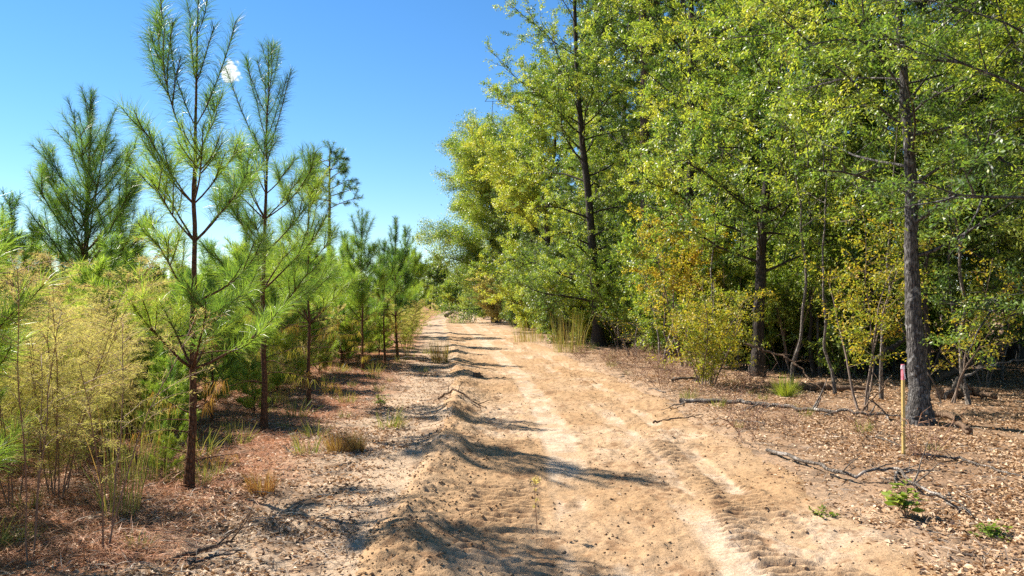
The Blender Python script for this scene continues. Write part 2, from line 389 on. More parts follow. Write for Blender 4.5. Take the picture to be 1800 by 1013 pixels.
def road_z(x, y):
    s = x-road_x(y)
    e = 1.78+0.45*(fbm(x*1.1, y*0.8, 131, 4)-0.5)
    over = np.where(s < 0, -s-(e+0.02), s-e)
    return terrain(x, y)+0.012-0.075*sstep(-0.18, 0.30, over)
def road_col(x, y):
    s = x-road_x(y)
    n1 = fbm(x*0.9, y*0.7, 141, 4); n2 = fbm(x*4, y*3, 151, 4); n3 = fbm(x*16, y*14, 161, 3)
    a = c3(0.37, 0.235, 0.125); b = c3(0.42, 0.285, 0.17); p = c3(0.52, 0.405, 0.295); d = c3(0.22, 0.12, 0.06)
    c = lerp3(np.broadcast_to(a, x.shape+(3,)), np.broadcast_to(b, x.shape+(3,)), sstep(0.35, 0.65, n1))
    c = lerp3(c, np.broadcast_to(p, c.shape), np.clip(track(s, y)*(0.25+0.75*sstep(0.38, 0.62, n2))*(0.8+0.2*np.sign(np.sin(y*2*np.pi/0.06)))+0.5*sstep(0.55, 0.7, n1)*sstep(0.4, 0.6, n2), 0, 1))
    c = lerp3(c, np.broadcast_to(d, c.shape), 0.7*sstep(0.56, 0.70, 0.5*n2+0.5*n3)*(1-0.6*track(s, y)))
    return c
def steps(*segs):
    v = [segs[0][0]]
    for a, b, st in segs:
        n = max(1, int(round((b-a)/st))); v += list(a+(b-a)*(np.arange(n)+1)/n)
    return np.array(v)
gy = steps((-25, 3.2, 0.8), (3.2, 9, 0.035), (9, 18, 0.07), (18, 45, 0.25), (45, 160, 1.5), (160, 900, 30))
gu = steps((-900, -60, 40), (-60, -14, 1.0), (-14, -6.5, 0.15), (-6.5, -1.0, 0.045), (-1.0, 1.0, 0.4), (1.0, 6.0, 0.045), (6.0, 14, 0.12), (14, 60, 1.0), (60, 900, 40))
sheet('ground', lambda U, Y: U+road_x(Y), gu, gy, ground_z, ground_col, M_SOIL)
ry = steps((-6, 3.4, 0.3), (3.4, 9.5, 0.018), (9.5, 20, 0.04), (20, 60, 0.2), (60, 170, 1.2))
ru = np.linspace(-2.6, 2.6, 250)
sheet('dirt_road', lambda U, Y: U+road_x(Y), ru, ry, road_z, road_col, M_ROAD)

# ------------------------------------------------------------------ plant builders
def broadleaf(name, label, seed, H, r0, lo, R, nl, mat, bark, leafL=0.075, per=34, path=None, loc=(0, 0, 0), group=None, cat='tree',
              twig_tubes=True, top=0.35, up=0.55, k=8, tint=(0.42, 0.2), spread=0.11, lfill=1.0, prof=None, topvis=True, droop=0.0):
    """trunk with ascending limbs, branches, twigs and separate leaves"""
    rng = np.random.default_rng(seed)
    t = thing(name, label, cat, loc, group=group)
    wd = Wood(); bl = Blades()
    if path is None:
        n = 14; P = np.zeros((n, 3)); P[:, 2] = np.linspace(0, H, n)
        wobx = np.cumsum(rng.normal(size=(n, 2)), 0)*H*0.009; wobx[0] = 0; P[:, :2] = wobx
    else:
        P = np.asarray(path, float); P = along(P, np.linspace(0, 1, 18)); P[1:-1, :2] += rng.normal(size=(16, 2))*0.012
    n = len(P); tt = np.linspace(0, 1, n)
    Rr = r0*(1-0.86*tt**0.9)+r0*(0.5 if path is not None else 0.38)*np.exp(-tt*H/0.24)
    nr = 150 if path is not None else n*3; Pd = along(P, np.linspace(0, 1, nr)); Rd = np.interp(np.linspace(0, 1, nr), tt, Rr)
    Pd[0, 2] -= 0.12
    wd.tube(Pd, Rd, k+8, 0.045, rng)
    prof = prof or (lambda q: (0.45+0.55*math.sin(math.pi*min(1, 0.18+0.75*q)))*(1 if q < 0.8 else 1-(q-0.8)*2.0))
    for i in range(nl):
        q = (i+rng.random()*0.8)/nl
        th = lo+(1-lo)*q**0.9*0.99
        az = i*2.39996+rng.normal()*0.5
        L = R*prof(q)*(0.65+0.5*rng.random())
        el = math.radians(8+up*62*(0.25+0.75*q)+rng.normal()*9)
        p0 = along(P, np.array([th]))[0]
        d0 = np.array([math.cos(az)*math.cos(el), math.sin(az)*math.cos(el), math.sin(el)])
        lp = curve(p0, d0, L, rng, 8, (0, 0, 0.15-droop), 0.13); lt = rng.normal()*tint[1]*0.5
        rl = max(0.008, float(np.interp(th, tt, Rr))*0.30)
        wd.tube(lp, np.linspace(rl, 0.006, 8), 5, cap=False)
        n2 = max(3, int(L/0.30))
        for j in range(n2):
            s = 0.18+0.82*(j+rng.random())/n2
            p1 = along(lp, np.array([s]))[0]; td = tang(lp, np.array([s]))[0]
            d1 = unit(td*0.75+rng.normal(size=3)*0.55+np.array([0, 0, 0.12-droop]))
            L2 = max(0.35, L*0.42*(1.05-0.6*s))*(0.6+0.7*rng.random())
            bp = curve(p1, d1, L2, rng, 5, (0, 0, -0.10-droop), 0.16)
            wd.tube(bp, np.linspace(max(0.005, rl*0.4), 0.003, 5), 4, cap=False)
            n3 = max(2, int(L2/0.25*lfill))
            for q3 in range(n3):
                s3 = 0.1+0.9*(q3+rng.random())/n3
                p2 = along(bp, np.array([s3]))[0]
                d2 = unit(tang(bp, np.array([s3]))[0]*0.7+rng.normal(size=3)*0.6)
                L3 = 0.28+0.32*rng.random()
                m = max(4, int(per*1.6*(0.4+1.2*rng.random())))
                if twig_tubes and q3 % 2 == 0:
                    wd.tube(np.array([p2, p2+d2*L3*0.5, p2+d2*L3+np.array([0, 0, -0.03])]), [0.004, 0.003, 0.002], 3, cap=False)
                u = rng.random(m)
                Pp = p2+d2*(u*L3)[:, None]+rng.normal(size=(m, 3))*np.array([1, 1, 0.6])*spread*0.48
                D = unit(d2*1.0+rng.normal(size=(m, 3))*0.8)
                N = rng.normal(size=(m, 3))*0.6+np.array([0, 0, 1.0])
                clump = tint[0]+lt+rng.normal()*tint[1]*0.8
                bl.leaves(Pp, D, N, leafL*(0.5+0.8*rng.random(m)), leafL*0.42*(0.6+0.6*rng.random(m)), np.clip(clump+rng.normal(size=m)*tint[1]*0.6, 0.0, 1.0))
    wd.build('trunk', bark, t); bl.build('crown', mat, t)
    return t

def shrub(name, label, seed, H, R, ns, mat, bark, leafL=0.05, per=16, loc=(0, 0, 0), group=None, cat='shrub', tint=(0.5, 0.22), base=0.15, dens=1.0, stem_r=0.014, spreadang=0.35, rz=0.0):
    rng = np.random.default_rng(seed)
    t = thing(name, label, cat, loc, rz, group=group); wd = Wood(); bl = Blades()
    for i in range(ns):
        az = i*2.4+rng.normal()*0.4; tilt = spreadang*(0.3+rng.random())
        d = np.array([math.cos(az)*tilt, math.sin(az)*tilt, 1.0])
        h = H*(0.6+0.4*rng.random())
        p0 = np.array([math.cos(az), math.sin(az), 0])*0.06*rng.random()*ns**0.5
        p0[2] = -0.03
        sp = curve(p0, d, h, rng, 9, (math.cos(az)*0.25, math.sin(az)*0.25, 0.0), 0.10)
        wd.tube(sp, np.linspace(stem_r*(0.7+0.6*rng.random()), 0.003, 9), 5)
        nb = max(4, int(h/0.16*dens))
        for j in range(nb):
            s = base+(1-base)*(j+rng.random())/nb
            p1 = along(sp, np.array([s]))[0]
            a2 = rng.random()*6.283
            d1 = unit(np.array([math.cos(a2), math.sin(a2), 0.35+0.4*rng.random()]))
            L1 = R*(0.35+0.65*rng.random())*(1.05-0.6*abs(s-0.45))
            bp = curve(p1, d1, L1, rng, 5, (0, 0, -0.15), 0.18)
            wd.tube(bp, np.linspace(0.005, 0.002, 5), 3, cap=False)
            nk = max(2, int(L1/0.13))
            for q in range(nk):
                s3 = 0.15+0.85*(q+rng.random())/nk
                p2 = along(bp, np.array([s3]))[0]; d2 = unit(tang(bp, np.array([s3]))[0]+rng.normal(size=3)*0.7); L3 = 0.12+0.18*rng.random()
                if q % 2 == 0: wd.tube(np.array([p2, p2+d2*L3]), [0.0025, 0.0015], 3, cap=False)
                m = int(per*(0.4+1.2*rng.random()))
                if m < 1: continue
                Pp = p2+d2*(rng.random(m)*L3)[:, None]+rng.normal(size=(m, 3))*0.035
                cl = tint[0]+rng.normal()*tint[1]*0.6
                bl.leaves(Pp, unit(d2*0.6+rng.normal(size=(m, 3))), rng.normal(size=(m, 3))*0.7+np.array([0, 0, 0.9]), leafL*(0.7+0.6*rng.random(m)), leafL*0.48*(0.7+0.5*rng.random(m)), np.clip(cl+rng.normal(size=m)*tint[1], 0, 1))
    wd.build('stems', bark, t)
    if bl.V: bl.build('leaves', mat, t)
    return t

def needle_shoot(bl, P, rng, per_m, nl, wdt, tint, t0=0.0, two=True, ang=50, tv=0.12):
    seg = np.linalg.norm(np.diff(P, axis=0), axis=1).sum()
    m = max(6, int(seg*(1-t0)*per_m))
    u = t0+(1-t0)*rng.random(m)
    Q = along(P, u); T = tang(P, u)
    rad = unit(np.cross(T, rng.normal(size=(m, 3))))
    th = np.radians(ang+14*rng.normal(size=m))*(1-0.45*u**4)
    D = T*np.cos(th)[:, None]+rad*np.sin(th)[:, None]
    bl.needles(Q, D, nl*(0.7+0.45*rng.random(m)), wdt, np.clip(tint+tv*rng.normal(size=m), 0, 0.86), rng, 0.30, two)

def pine(name, label, seed, H, r0_, loc=(0, 0, 0), group=None, crown=0.18, spread=1.0, per_m=290, nl=0.17, wdt=0.0031, two=True, bright=0.48, lean=(0, 0), low_gap=True, dead=True, wh=0.42):
    """young pine: whorls of upturned branches, long needles on the outer shoots"""
    rng = np.random.default_rng(seed); r0 = r0_*0.66
    t = thing(name, label, 'pine tree', loc, group=group); wd = Wood(); bl = Blades()
    n = 16; z = np.linspace(0, H, n)
    P = np.stack([lean[0]*z/H+np.cumsum(rng.normal(size=n))*0.010, lean[1]*z/H+np.cumsum(rng.normal(size=n))*0.010, z], -1); P[0, :2] = 0
    tt = np.linspace(0, 1, n); Rr = r0*(1-0.90*tt**0.85)+r0*0.35*np.exp(-z/0.12); 
    P2 = along(P, np.linspace(0, 1, 40)); R2 = np.interp(np.linspace(0, 1, 40), tt, Rr); P2[0, 2] -= 0.1
    wd.tube(P2, R2, 10, 0.04, rng)
    # leader
    lead = along(P, np.linspace(1-0.85/H, 1, 6))
    needle_shoot(bl, lead, rng, per_m*0.9, nl*0.85, wdt, bright-0.22, 0.0, two, 42)
    h = H-0.34; k = 0
    while h > H*crown:
        q = (H-h)/H
        nb = int(rng.integers(3, 6)) if q > 0.36 else 2+int(rng.random() < 0.5)
        az0 = rng.random()*6.28
        for b in range(nb):
            az = az0+b*6.283/nb+rng.normal()*0.25
            L = spread*(0.55+0.55*min(1, q/0.6))*(0.75+0.4*rng.random())*(H/4.5)**0.6
            ev = math.radians(max(8, 64-48*q+rng.normal()*7)); bend = 0.55-0.1*q
            if q < 0.36:
                L = (0.35+0.42*rng.random())*q*H+0.16; ev = math.radians(60+6*rng.normal()); bend = 1.0
            d0 = np.array([math.cos(az)*math.cos(ev), math.sin(az)*math.cos(ev), math.sin(ev)])
            bp = curve(along(P, np.array([h/H]))[0], d0, L, rng, 7, (0, 0, bend), 0.06)
            rb = min(0.020, float(np.interp(h/H, tt, Rr))*0.5)
            wd.tube(bp, np.linspace(rb, 0.004, 7), 5, cap=False)
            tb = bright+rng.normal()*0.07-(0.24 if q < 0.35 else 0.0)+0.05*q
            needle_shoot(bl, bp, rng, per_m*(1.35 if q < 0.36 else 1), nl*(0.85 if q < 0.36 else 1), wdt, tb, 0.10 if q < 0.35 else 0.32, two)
            if q > 0.34:
                for sbn in range(int(2+L*5.5)):
                    s = 0.35+0.60*rng.random()
                    p1 = along(bp, np.array([s]))[0]; td = tang(bp, np.array([s]))[0]
                    sd = unit(np.cross(td, [0, 0, 1.0]))*(1 if sbn % 2 else -1)
                    d1 = unit(td*0.9+sd*0.75+rng.normal(size=3)*0.15)
                    L1 = max(0.22, L*(0.30+0.25*rng.random())*(1.2-0.6*s))
                    b2 = curve(p1, d1, L1, rng, 5, (0, 0, 0.6), 0.07)
                    wd.tube(b2, np.linspace(0.006, 0.0035, 5), 4, cap=False)
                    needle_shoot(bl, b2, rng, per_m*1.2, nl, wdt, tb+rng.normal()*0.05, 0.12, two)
        h -= wh*(0.75+0.5*rng.random())*(0.8+0.5*q); k += 1
    if dead:   # bare and dead lower twigs, with a few rusty needles
        for b in range(18):
            hh = H*crown*(0.25+1.4*rng.random()); az = rng.random()*6.28
            d0 = np.array([math.cos(az), math.sin(az), 0.1+0.3*rng.random()])
            bp = curve(along(P, np.array([hh/H]))[0], d0, 0.25+0.5*rng.random(), rng, 5, (0, 0, -0.25), 0.15)
            wd.tube(bp, np.linspace(0.007, 0.002, 5), 4, cap=False)
            if rng.random() < 0.5:
                m = 40; u = 0.3+0.7*rng.random(m); Q = along(bp, u)
                bl.needles(Q, np.array([0, 0, -1.0])+rng.normal(size=(m, 3))*0.45, nl*0.8, wdt*0.8, np.clip(0.98+0.03*rng.normal(size=m), 0.9, 1), rng, 0.3, two)
    wd.build('trunk', M_PBARK, t); bl.build('crown', M_NEEDLE, t)
    return t

def plume_weed(name, label, seed, H, loc=(0, 0, 0), group=None, ns=3, tint=0.55, dens=1.0, lean=0.18, low=0.12, cat='weed', wdt=0.0026):
    """tall dry weed: reddish stems with fine feathery plumes"""
    rng = np.random.default_rng(seed)
    t = thing(name, label, cat, loc, group=group); wd = Wood(); bl = Blades()
    for i in range(ns):
        az = rng.random()*6.28; tl = lean*(0.3+rng.random())
        h = H*(0.75+0.25*rng.random()); p0 = np.array([math.cos(az)*0.08, math.sin(az)*0.08, -0.03])*rng.random(); p0[2] = -0.03
        sp = curve(p0, (math.cos(az)*tl, math.sin(az)*tl, 1), h, rng, 10, (math.cos(az)*0.25, math.sin(az)*0.25, 0), 0.05)
        wd.tube(sp, np.linspace(0.0065, 0.002, 10), 5)
        nb = int(34*dens*h/2)
        for j in range(nb):
            s = low+(1-low)*(j+rng.random())/nb
            p1 = along(sp, np.array([s]))[0]; a2 = rng.random()*6.28
            d1 = np.array([math.cos(a2), math.sin(a2), 1.0])
            L1 = (0.12+0.34*math.sin(math.pi*min(1, (1-s)*1.1+0.12)))*(0.6+0.6*rng.random())
            bp = curve(p1, d1, L1, rng, 5, (math.cos(a2)*0.6, math.sin(a2)*0.6, -0.55), 0.1)
            wd.tube(bp, np.linspace(0.0025, 0.001, 5), 3, cap=False)
            m = int(L1*360*dens); u = rng.random(m)**0.8
            Q = along(bp, u)+rng.normal(size=(m, 3))*0.012; T = tang(bp, u)
            tn = np.clip(tint*(0.15+0.95*s)+rng.normal()*0.12+0.12*rng.normal(size=m), 0, 1)
            bl.needles(Q, T*0.8+rng.normal(size=(m, 3))*0.7, 0.014+0.022*rng.random(m), wdt, tn, rng, 0.4, False)
    wd.build('stems', M_STEM, t); bl.build('plumes', M_WEED, t)
    return t

def tuft(name, label, seed, H, nb, loc=(0, 0, 0), group=None, tint=0.5, tv=0.2, spread=0.35, wdt=0.006, rad=0.06, cat='grass tuft', mat=None, stalks=0):
    """grass tuft as one mesh of bent blades"""
    rng = np.random.default_rng(seed); bl = Blades()
    a = rng.random(nb)*6.283; r = rad*np.sqrt(rng.random(nb))
    P = np.stack([r*np.cos(a), r*np.sin(a), np.full(nb, -0.02)], -1)
    a2 = a+rng.normal(size=nb)*0.6; sp = spread*np.abs(rng.normal(size=nb))
    D = np.stack([np.cos(a2)*sp, np.sin(a2)*sp, np.ones(nb)], -1)
    hh = H*(0.35+0.65*rng.random(nb))
    bl.needles(P, D, hh, wdt, np.clip(tint+tv*rng.normal(size=nb), 0, 1), rng, 0.35, True)
    o = bl.build(name, mat or M_GRASS); o.location = [float(v) for v in loc]
    return tag(o, label, cat, group)

# ------------------------------------------------------------------ pines of the plantation (left)
def on(px, py): p = at(px, py); p[2] -= 0.01; return p
pine('young_pine', 'young pine standing nearest on the left, trunk bare between whorls', 11, 4.30, 0.060, on(333, 872), crown=0.20, spread=0.86, lean=(0.06, 0), bright=0.46)
pine('young_pine', 'second young pine along the road edge, long side leaders rising beside its tip', 23, 4.95, 0.064, on(465, 765), crown=0.20, spread=0.86, lean=(0.04, 0), bright=0.50)
pine('young_pine', 'bushy young pine third along the road edge, thin dark trunk beside rusty grass', 37, 4.15, 0.052, on(543, 716), crown=0.22, spread=0.88, bright=0.52)
pine('young_pine', 'small open topped young pine fourth along the road edge, forked spiky tip against the sky', 41, 3.85, 0.056, on(638, 656), crown=0.22, spread=0.85, bright=0.50, per_m=360, wdt=0.004)
pine('young_pine', 'slim young pine with bare lower stem just beyond the spiky topped one', 43, 3.3, 0.050, on(676, 641), crown=0.35, spread=0.8, bright=0.42, per_m=330, wdt=0.0045)
pine('young_pine', 'dark narrow young pine behind the dry weed clump by the road', 47, 4.0, 0.060, on(699, 634), crown=0.25, spread=0.8, bright=0.36, per_m=330, wdt=0.0045)
pine('young_pine', 'young pine at the left frame edge, soft needle sprays over brown weed stems', 53, 2.6, 0.055, (-3.85, 4.75, gz(-3.85, 4.75)), crown=0.08, spread=1.3, bright=0.52, nl=0.19, wh=0.26)
p_bk = pine('young_pine', 'broad many tipped young pine standing against the sky behind the feathery weeds', 59, 5.0, 0.11, (-6.75, 12.6, gz(-6.75, 12.6)), crown=0.25, spread=1.25, bright=0.34, wh=0.24)
GP = 'young pines crowded behind the roadside row'
LP = 'young green pine crowded among its like behind the roadside row of pines'
tmpl = [pine('young_pine', LP, 60+i, hgt, 0.06, (x, y, gz(x, y)), GP, crown=0.05, spread=1.2, bright=br+0.08, per_m=260, wdt=0.0075, two=False, dead=False)
        for i, (hgt, x, y, br) in enumerate([(3.9, -9.9, 20.0, 0.50), (3.5, -6.3, 27.5, 0.55), (4.3, -8.2, 31.5, 0.45), (3.1, -5.4, 17.2, 0.60)])]
rng = np.random.default_rng(5)
spots = [(-8.2, 9.5), (-4.9, 15.2), (-4.6, 19.6), (-4.6, 23.0), (-5.8, 12.3), (-6.6, 14.3), (-7.6, 11.6), (-8.4, 13.3), (-5.9, 22.4), (-5.0, 11.2), (-5.7, 13.9), (-7.4, 18.2), (-5.3, 18.4), (-6.9, 22.6), (-5.0, 21.2), (-9.2, 22.8), (-10.4, 15.8), (-9.4, 12.2), (-5.3, 16.0), (-5.2, 24.0), (-8.8, 15.5), (-8.3, 20.5), (-6.4, 25), (-10.6, 18), (-11, 13.5), (-7.2, 29), (-9.6, 25), (-12.4, 23), (-14, 18), (-12.2, 29.5), (-15.5, 27), (-4.9, 29.5), (-6.0, 34),
         (-8.4, 36), (-11, 37), (-14.5, 36), (-18, 34), (-5.2, 37), (-6.8, 42), (-9.5, 45), (-13, 46), (-17.5, 45), (-22, 44), (-20, 28), (-7.6, 50), (-9.8, 56), (-12, 62), (-16, 58), (-21, 56), (-26, 55), (-9.6, 66), (-11.5, 76), (-15, 74), (-20, 70), (-26, 68), (-32, 66), (-12.6, 88), (-17, 90), (-23, 86), (-30, 84)]
for i, (x, y) in enumerate(spots):
    x += rng.normal()*0.3; y += rng.normal()*0.5
    dup(tmpl[i % 4], (x, y, gz(x, y)-0.02), rng.random()*6.28, (0.66 if y < 20 else 0.76)*(0.85+0.35*rng.random()), LP, GP)
ROW = [(-3.85, 26.6, 0.95, 'narrow young pine at the road edge just past the dry weed clump'), (-4.1, 30.5, 1.15, 'tall spiky young pine at the road edge where the row begins to close up'),
       (-4.7, 35.5, 1.0, 'small young pine at the road edge before the far bend'), (-5.6, 42, 1.1, 'far young pine at the road edge shading the sand in stripes'), (-7.3, 55, 1.0, 'farthest clear young pine beside the sand road at the bend')]
for i, (x, y, sc, lab) in enumerate(ROW): dup(tmpl[(i*3+1) % 4], (x, y, gz(x, y)), i*1.3, (sc*0.8, sc*0.8, sc), lab)
for x, y, sc, lab in [(-3.55, 8.3, 0.26, 'ankle high pine seedling just behind the nearest pine trunk'), (-4.1, 9.4, 0.34, 'knee high bright pine seedling between the first two roadside pines'), (-3.75, 11.6, 0.28, 'small pine seedling between the second and third roadside pines'), (-3.3, 7.6, 0.16, 'tiny pine seedling in the straw right beside the nearest pine trunk'), (-4.3, 6.0, 0.36, 'low pine seedling among the near left weeds')]:
    dup(tmpl[int(y) % 4], (x, y, gz(x, y)-0.02), y, sc, lab)
LM = 'small pine with green needles down to the ground, between and behind the roadside pines'; GM = 'small pines filling the gaps of the roadside row'
_r = np.random.default_rng(66)
for i, (x, y) in enumerate([(-4.6, 9.9), (-5.2, 9.0), (-4.1, 10.9), (-4.9, 11.8), (-4.2, 12.9), (-5.0, 13.0), (-4.3, 14.6), (-5.0, 14.6), (-4.3, 16.4), (-5.3, 8.0), (-4.4, 18.2), (-4.3, 20.4), (-4.2, 22.4), (-5.9, 10.9), (-6.2, 9.6), (-4.1, 24.6), (-4.4, 26.2), (-4.9, 27.6)]):
    dup(tmpl[(3, 1, 0)[i % 3]], (x, y, gz(x, y)-0.03), _r.random()*6.28, 0.36+0.16*_r.random(), LM, GM)
# a taller old pine far off, only its top in sight
def tall_pine(name, label, seed, H, r0, loc, lo=0.6, R=2.2, group=None, nl=16, lean=(0, 0), big=False):
    rng = np.random.default_rng(seed); t = thing(name, label, 'pine tree', loc, group=group); wd = Wood(); bl = Blades()
    n = 20; z = np.linspace(0, H, n); P = np.stack([lean[0]*z/H+np.cumsum(rng.normal(size=n))*0.03, lean[1]*z/H+np.cumsum(rng.normal(size=n))*0.03, z], -1); P[0, :2] = 0; P[0, 2] -= 0.1
    wd.tube(along(P, np.linspace(0, 1, 60)), r0*(1-0.75*np.linspace(0, 1, 60)), 14, 0.05, rng)
    for i in range(nl):
        q = lo+(0.98-lo)*(i+rng.random())/nl; az = i*2.4+rng.normal()*0.4; L = R*(1.15-0.8*(q-lo)/(1-lo))*(0.6+0.6*rng.random())
        lp = curve(along(P, np.array([q]))[0], (math.cos(az), math.sin(az), 0.25), L, rng, 7, (0, 0, 0.35), 0.15)
        wd.tube(lp, np.linspace(r0*0.2, 0.012, 7), 5, cap=False)
        for j in range(8):
            s = 0.4+0.6*rng.random(); b = curve(along(lp, np.array([s]))[0], unit(tang(lp, np.array([s]))[0]+rng.normal(size=3)*0.7), 0.5, rng, 4, (0, 0, 0.3), 0.1)
            wd.tube(b, np.linspace(0.012, 0.005, 4), 3, cap=False)
            needle_shoot(bl, b[1:], rng, 260, 0.20, 0.011, 0.22, 0, False, 60)
    wd.build('trunk', M_OPBARK, t); bl.build('crown', M_NEEDLE, t); return t
tall_pine('tall_pine', 'distant pine with a thin lopsided top poking above the young pines', 71, 9.4, 0.14, (-9.3, 40.5, 0), 0.68, 1.5)

# ------------------------------------------------------------------ the wood on the right: trees that can be told apart
def hero_path(pix, d):
    P = np.array([att(px, py, dd) for (px, py), dd in zip(pix, d if hasattr(d, '__len__') else [d]*len(pix))]); return P
b = at(1612, 752)
P = hero_path([(1612, 752), (1615, 690), (1611, 640), (1604, 565), (1607, 500), (1602, 410), (1605, 300), (1593, 190), (1592, 120), (1583, 0), (1575, -300), (1570, -500)], b[1]); P = P-b; P[0] = 0
broadleaf('oak_tree', 'thick grey barked oak beside the survey stake, leafy limbs hiding its upper trunk', 101, 9.5, 0.145, 0.40, 2.8, 30, M_OAK, M_BARK, 0.068, 34, P, b, k=10, tint=(0.40, 0.22), up=0.5)
b = at(1330, 668)
P = hero_path([(1330, 668), (1332, 560), (1338, 460), (1345, 380), (1352, 290), (1362, 210), (1378, 130), (1395, 0), (1410, -250), (1420, -560)], b[1]); P = P-b; P[0] = 0
broadleaf('oak_tree', 'slender dark crooked oak behind the yellow bush, trunk bending right towards the top', 103, 15.3, 0.135, 0.19, 3.2, 56, M_OAK, M_DBARK, 0.088, 32, P, b, tint=(0.46, 0.22))
b = at(1052, 612)
P = hero_path([(1052, 612), (1048, 520), (1040, 410), (1028, 280), (1018, 190), (1012, 60), (1005, -150), (1002, -330)], b[1]); P = P-b; P[0] = 0
broadleaf('oak_tree', 'tall airy oak with forked dark trunk at the wood edge where the road bends', 107, 20.0, 0.20, 0.10, 3.5, 62, M_OAK, M_DBARK, 0.085, 38, P, b, tint=(0.40, 0.22), twig_tubes=False)
broadleaf('oak_tree', 'leafy oak leaning in from the right frame edge, glossy branches reaching over the leaf litter', 109, 7.6, 0.16, 0.16, 3.4, 66, M_OAK, M_BARK, 0.058, 56, None, (6.8, 8.6, gz(6.8, 8.6)), tint=(0.34, 0.22))
b = at(1364, 646)
broadleaf('oak_tree', 'pale oak with a flared foot behind the crooked dark one', 113, 12, 0.19, 0.40, 3.2, 24, M_DARKSHADEOAK, M_BARK, 0.10, 26, None, b, twig_tubes=False)
pz = 27.0
tall_pine('tall_pine', 'tall straight pine with thick brown scaly trunk rising among the oaks', 121, 22, 0.20, ((1142-900)/FPX*pz, pz, 0), 0.72, 3.0, lean=(-0.6, 0))
pz = 36.0
tall_pine('tall_pine', 'thinner pale trunked pine deeper in the wood right of the scaly one', 123, 24, 0.19, ((1207-900)/FPX*pz, pz, 0), 0.6, 3.0, lean=(-0.2, 0))
broadleaf('oak_tree', 'big rounded soft leaved oak overhanging the far end of the road', 127, 15.0, 0.30, 0.05, 6.0, 50, M_OAK, M_DBARK, 0.14, 26, None, (-1.2, 62, 0), twig_tubes=False, up=0.4, spread=0.50, tint=(0.36, 0.22), lfill=1.7)
broadleaf('oak_tree', 'yellowish green oak bulging over the road between the airy and the far rounded oak', 131, 13.5, 0.22, 0.04, 4.6, 44, M_OAK, M_DBARK, 0.12, 34, None, (1.7, 41, 0), twig_tubes=False, up=0.4, spread=0.17, tint=(0.62, 0.22), lfill=1.4)

# trees of the same look standing behind; inner shade painted into most leaf colours
GB = 'oaks standing inside the wood'; LB = 'green oak of the wood standing behind the trees at its edge'
T = []
T.append(broadleaf('oak_tree', LB, 141, 17, 0.17, 0.08, 3.2, 50, M_DARKSHADEOAK, M_DBARK, 0.095, 34, None, (7.4, 24, 0), GB, twig_tubes=False, tint=(0.36, 0.2)))
T.append(broadleaf('oak_tree', LB, 142, 18, 0.19, 0.13, 3.5, 46, M_DARKSHADEOAK, M_DBARK, 0.10, 34, None, (9.4, 26, 0), GB, twig_tubes=False, lfill=1.25))
T.append(broadleaf('oak_tree', LB, 143, 15, 0.13, 0.09, 2.8, 46, M_OAK, M_BARK, 0.095, 34, None, (8.0, 17.5, 0), GB, twig_tubes=False, lfill=1.25))
T.append(broadleaf('oak_tree', LB, 144, 19, 0.21, 0.13, 3.9, 46, M_DARKSHADEOAK, M_BARK, 0.115, 32, None, (12.5, 31, 0), GB, twig_tubes=False, lfill=1.25))
broadleaf('oak_tree', 'bright leafed young oak between the scaly pine and the crooked dark oak', 145, 15.5, 0.13, 0.13, 2.8, 54, M_OAK, M_DBARK, 0.09, 34, None, (5.3, 21.5, gz(5.3, 21.5)), twig_tubes=False, tint=(0.6, 0.2))
GS = 'small understorey trees of the wood'; LS = 'small leafy understorey tree with its crown starting above the leaf litter'
ST = [broadleaf('small_tree', LS, 146+i, 6.0+i, 0.055, 0.24, 2.0, 26, (M_DARKSHADEOAK, M_OAK)[i], M_DBARK, 0.08, 30, None, ((7.6, 14.6, 0), (8.9, 18.6, 0))[i], GS, twig_tubes=False, up=0.35, tint=(0.55, 0.22)) for i in range(2)]
rng = np.random.default_rng(79)
for i, (x, y) in enumerate([(9.3, 13.2), (6.6, 17.4), (7.9, 20.0), (10.0, 18.9), (13.4, 17.2), (11.8, 20.8), (9.2, 23.2), (14.8, 20.2), (6.9, 23.0), (8.2, 27), (11.5, 25), (5.6, 25.2), (4.7, 28.2), (17.2, 18.8), (13.5, 28), (16.5, 24.6), (3.9, 32), (6.4, 29.5), (2.9, 36.5), (19, 23), (20.5, 19.5), (17, 14.8), (18.5, 27), (14.2, 22.4), (16.8, 26.5), (19.6, 30.5), (22.5, 33), (21.5, 27.5), (25, 36), (24, 30), (2.3, 46), (4.3, 41)]):
    dup(ST[i % 2], (x, y, gz(x, y)-0.02), rng.random()*6.28, 0.8+0.4*rng.random(), LS, GS)
rng = np.random.default_rng(77)
wood = [(15.8, 24.2), (20.5, 32), (25.5, 39), (22.4, 35), (29, 44), (18.2, 28), (33, 50), (26, 34), (31, 37), (36, 46), (24, 41), (30, 55), (38, 58), (9.9, 14.5), (11.6, 17.5), (10.4, 20.5), (13.5, 21.5), (6.2, 26.5), (7.6, 31), (5.2, 33.5), (10.2, 33), (4.0, 37.5), (7, 38), (13.6, 15.2), (15.5, 25), (16.5, 18.5), (14.5, 36), (18.5, 30), (19.5, 22), (10.5, 41),
        (4.5, 46), (7.5, 47), (2.0, 53), (5.2, 56), (9.5, 54), (14, 47), (20, 40), (23.5, 30), (24, 22.5), (17, 55), (24, 48), (1.0, 70), (4.5, 68), (9, 68), (-1.0, 82), (3, 84), (8.5, 84), (-3.2, 97), (1.2, 100), (7, 102), (-5.0, 115), (0, 120), (6, 122), (28, 38), (30, 28), (15, 70), (12.0, 11.0), (15, 13), (18, 14.5)]
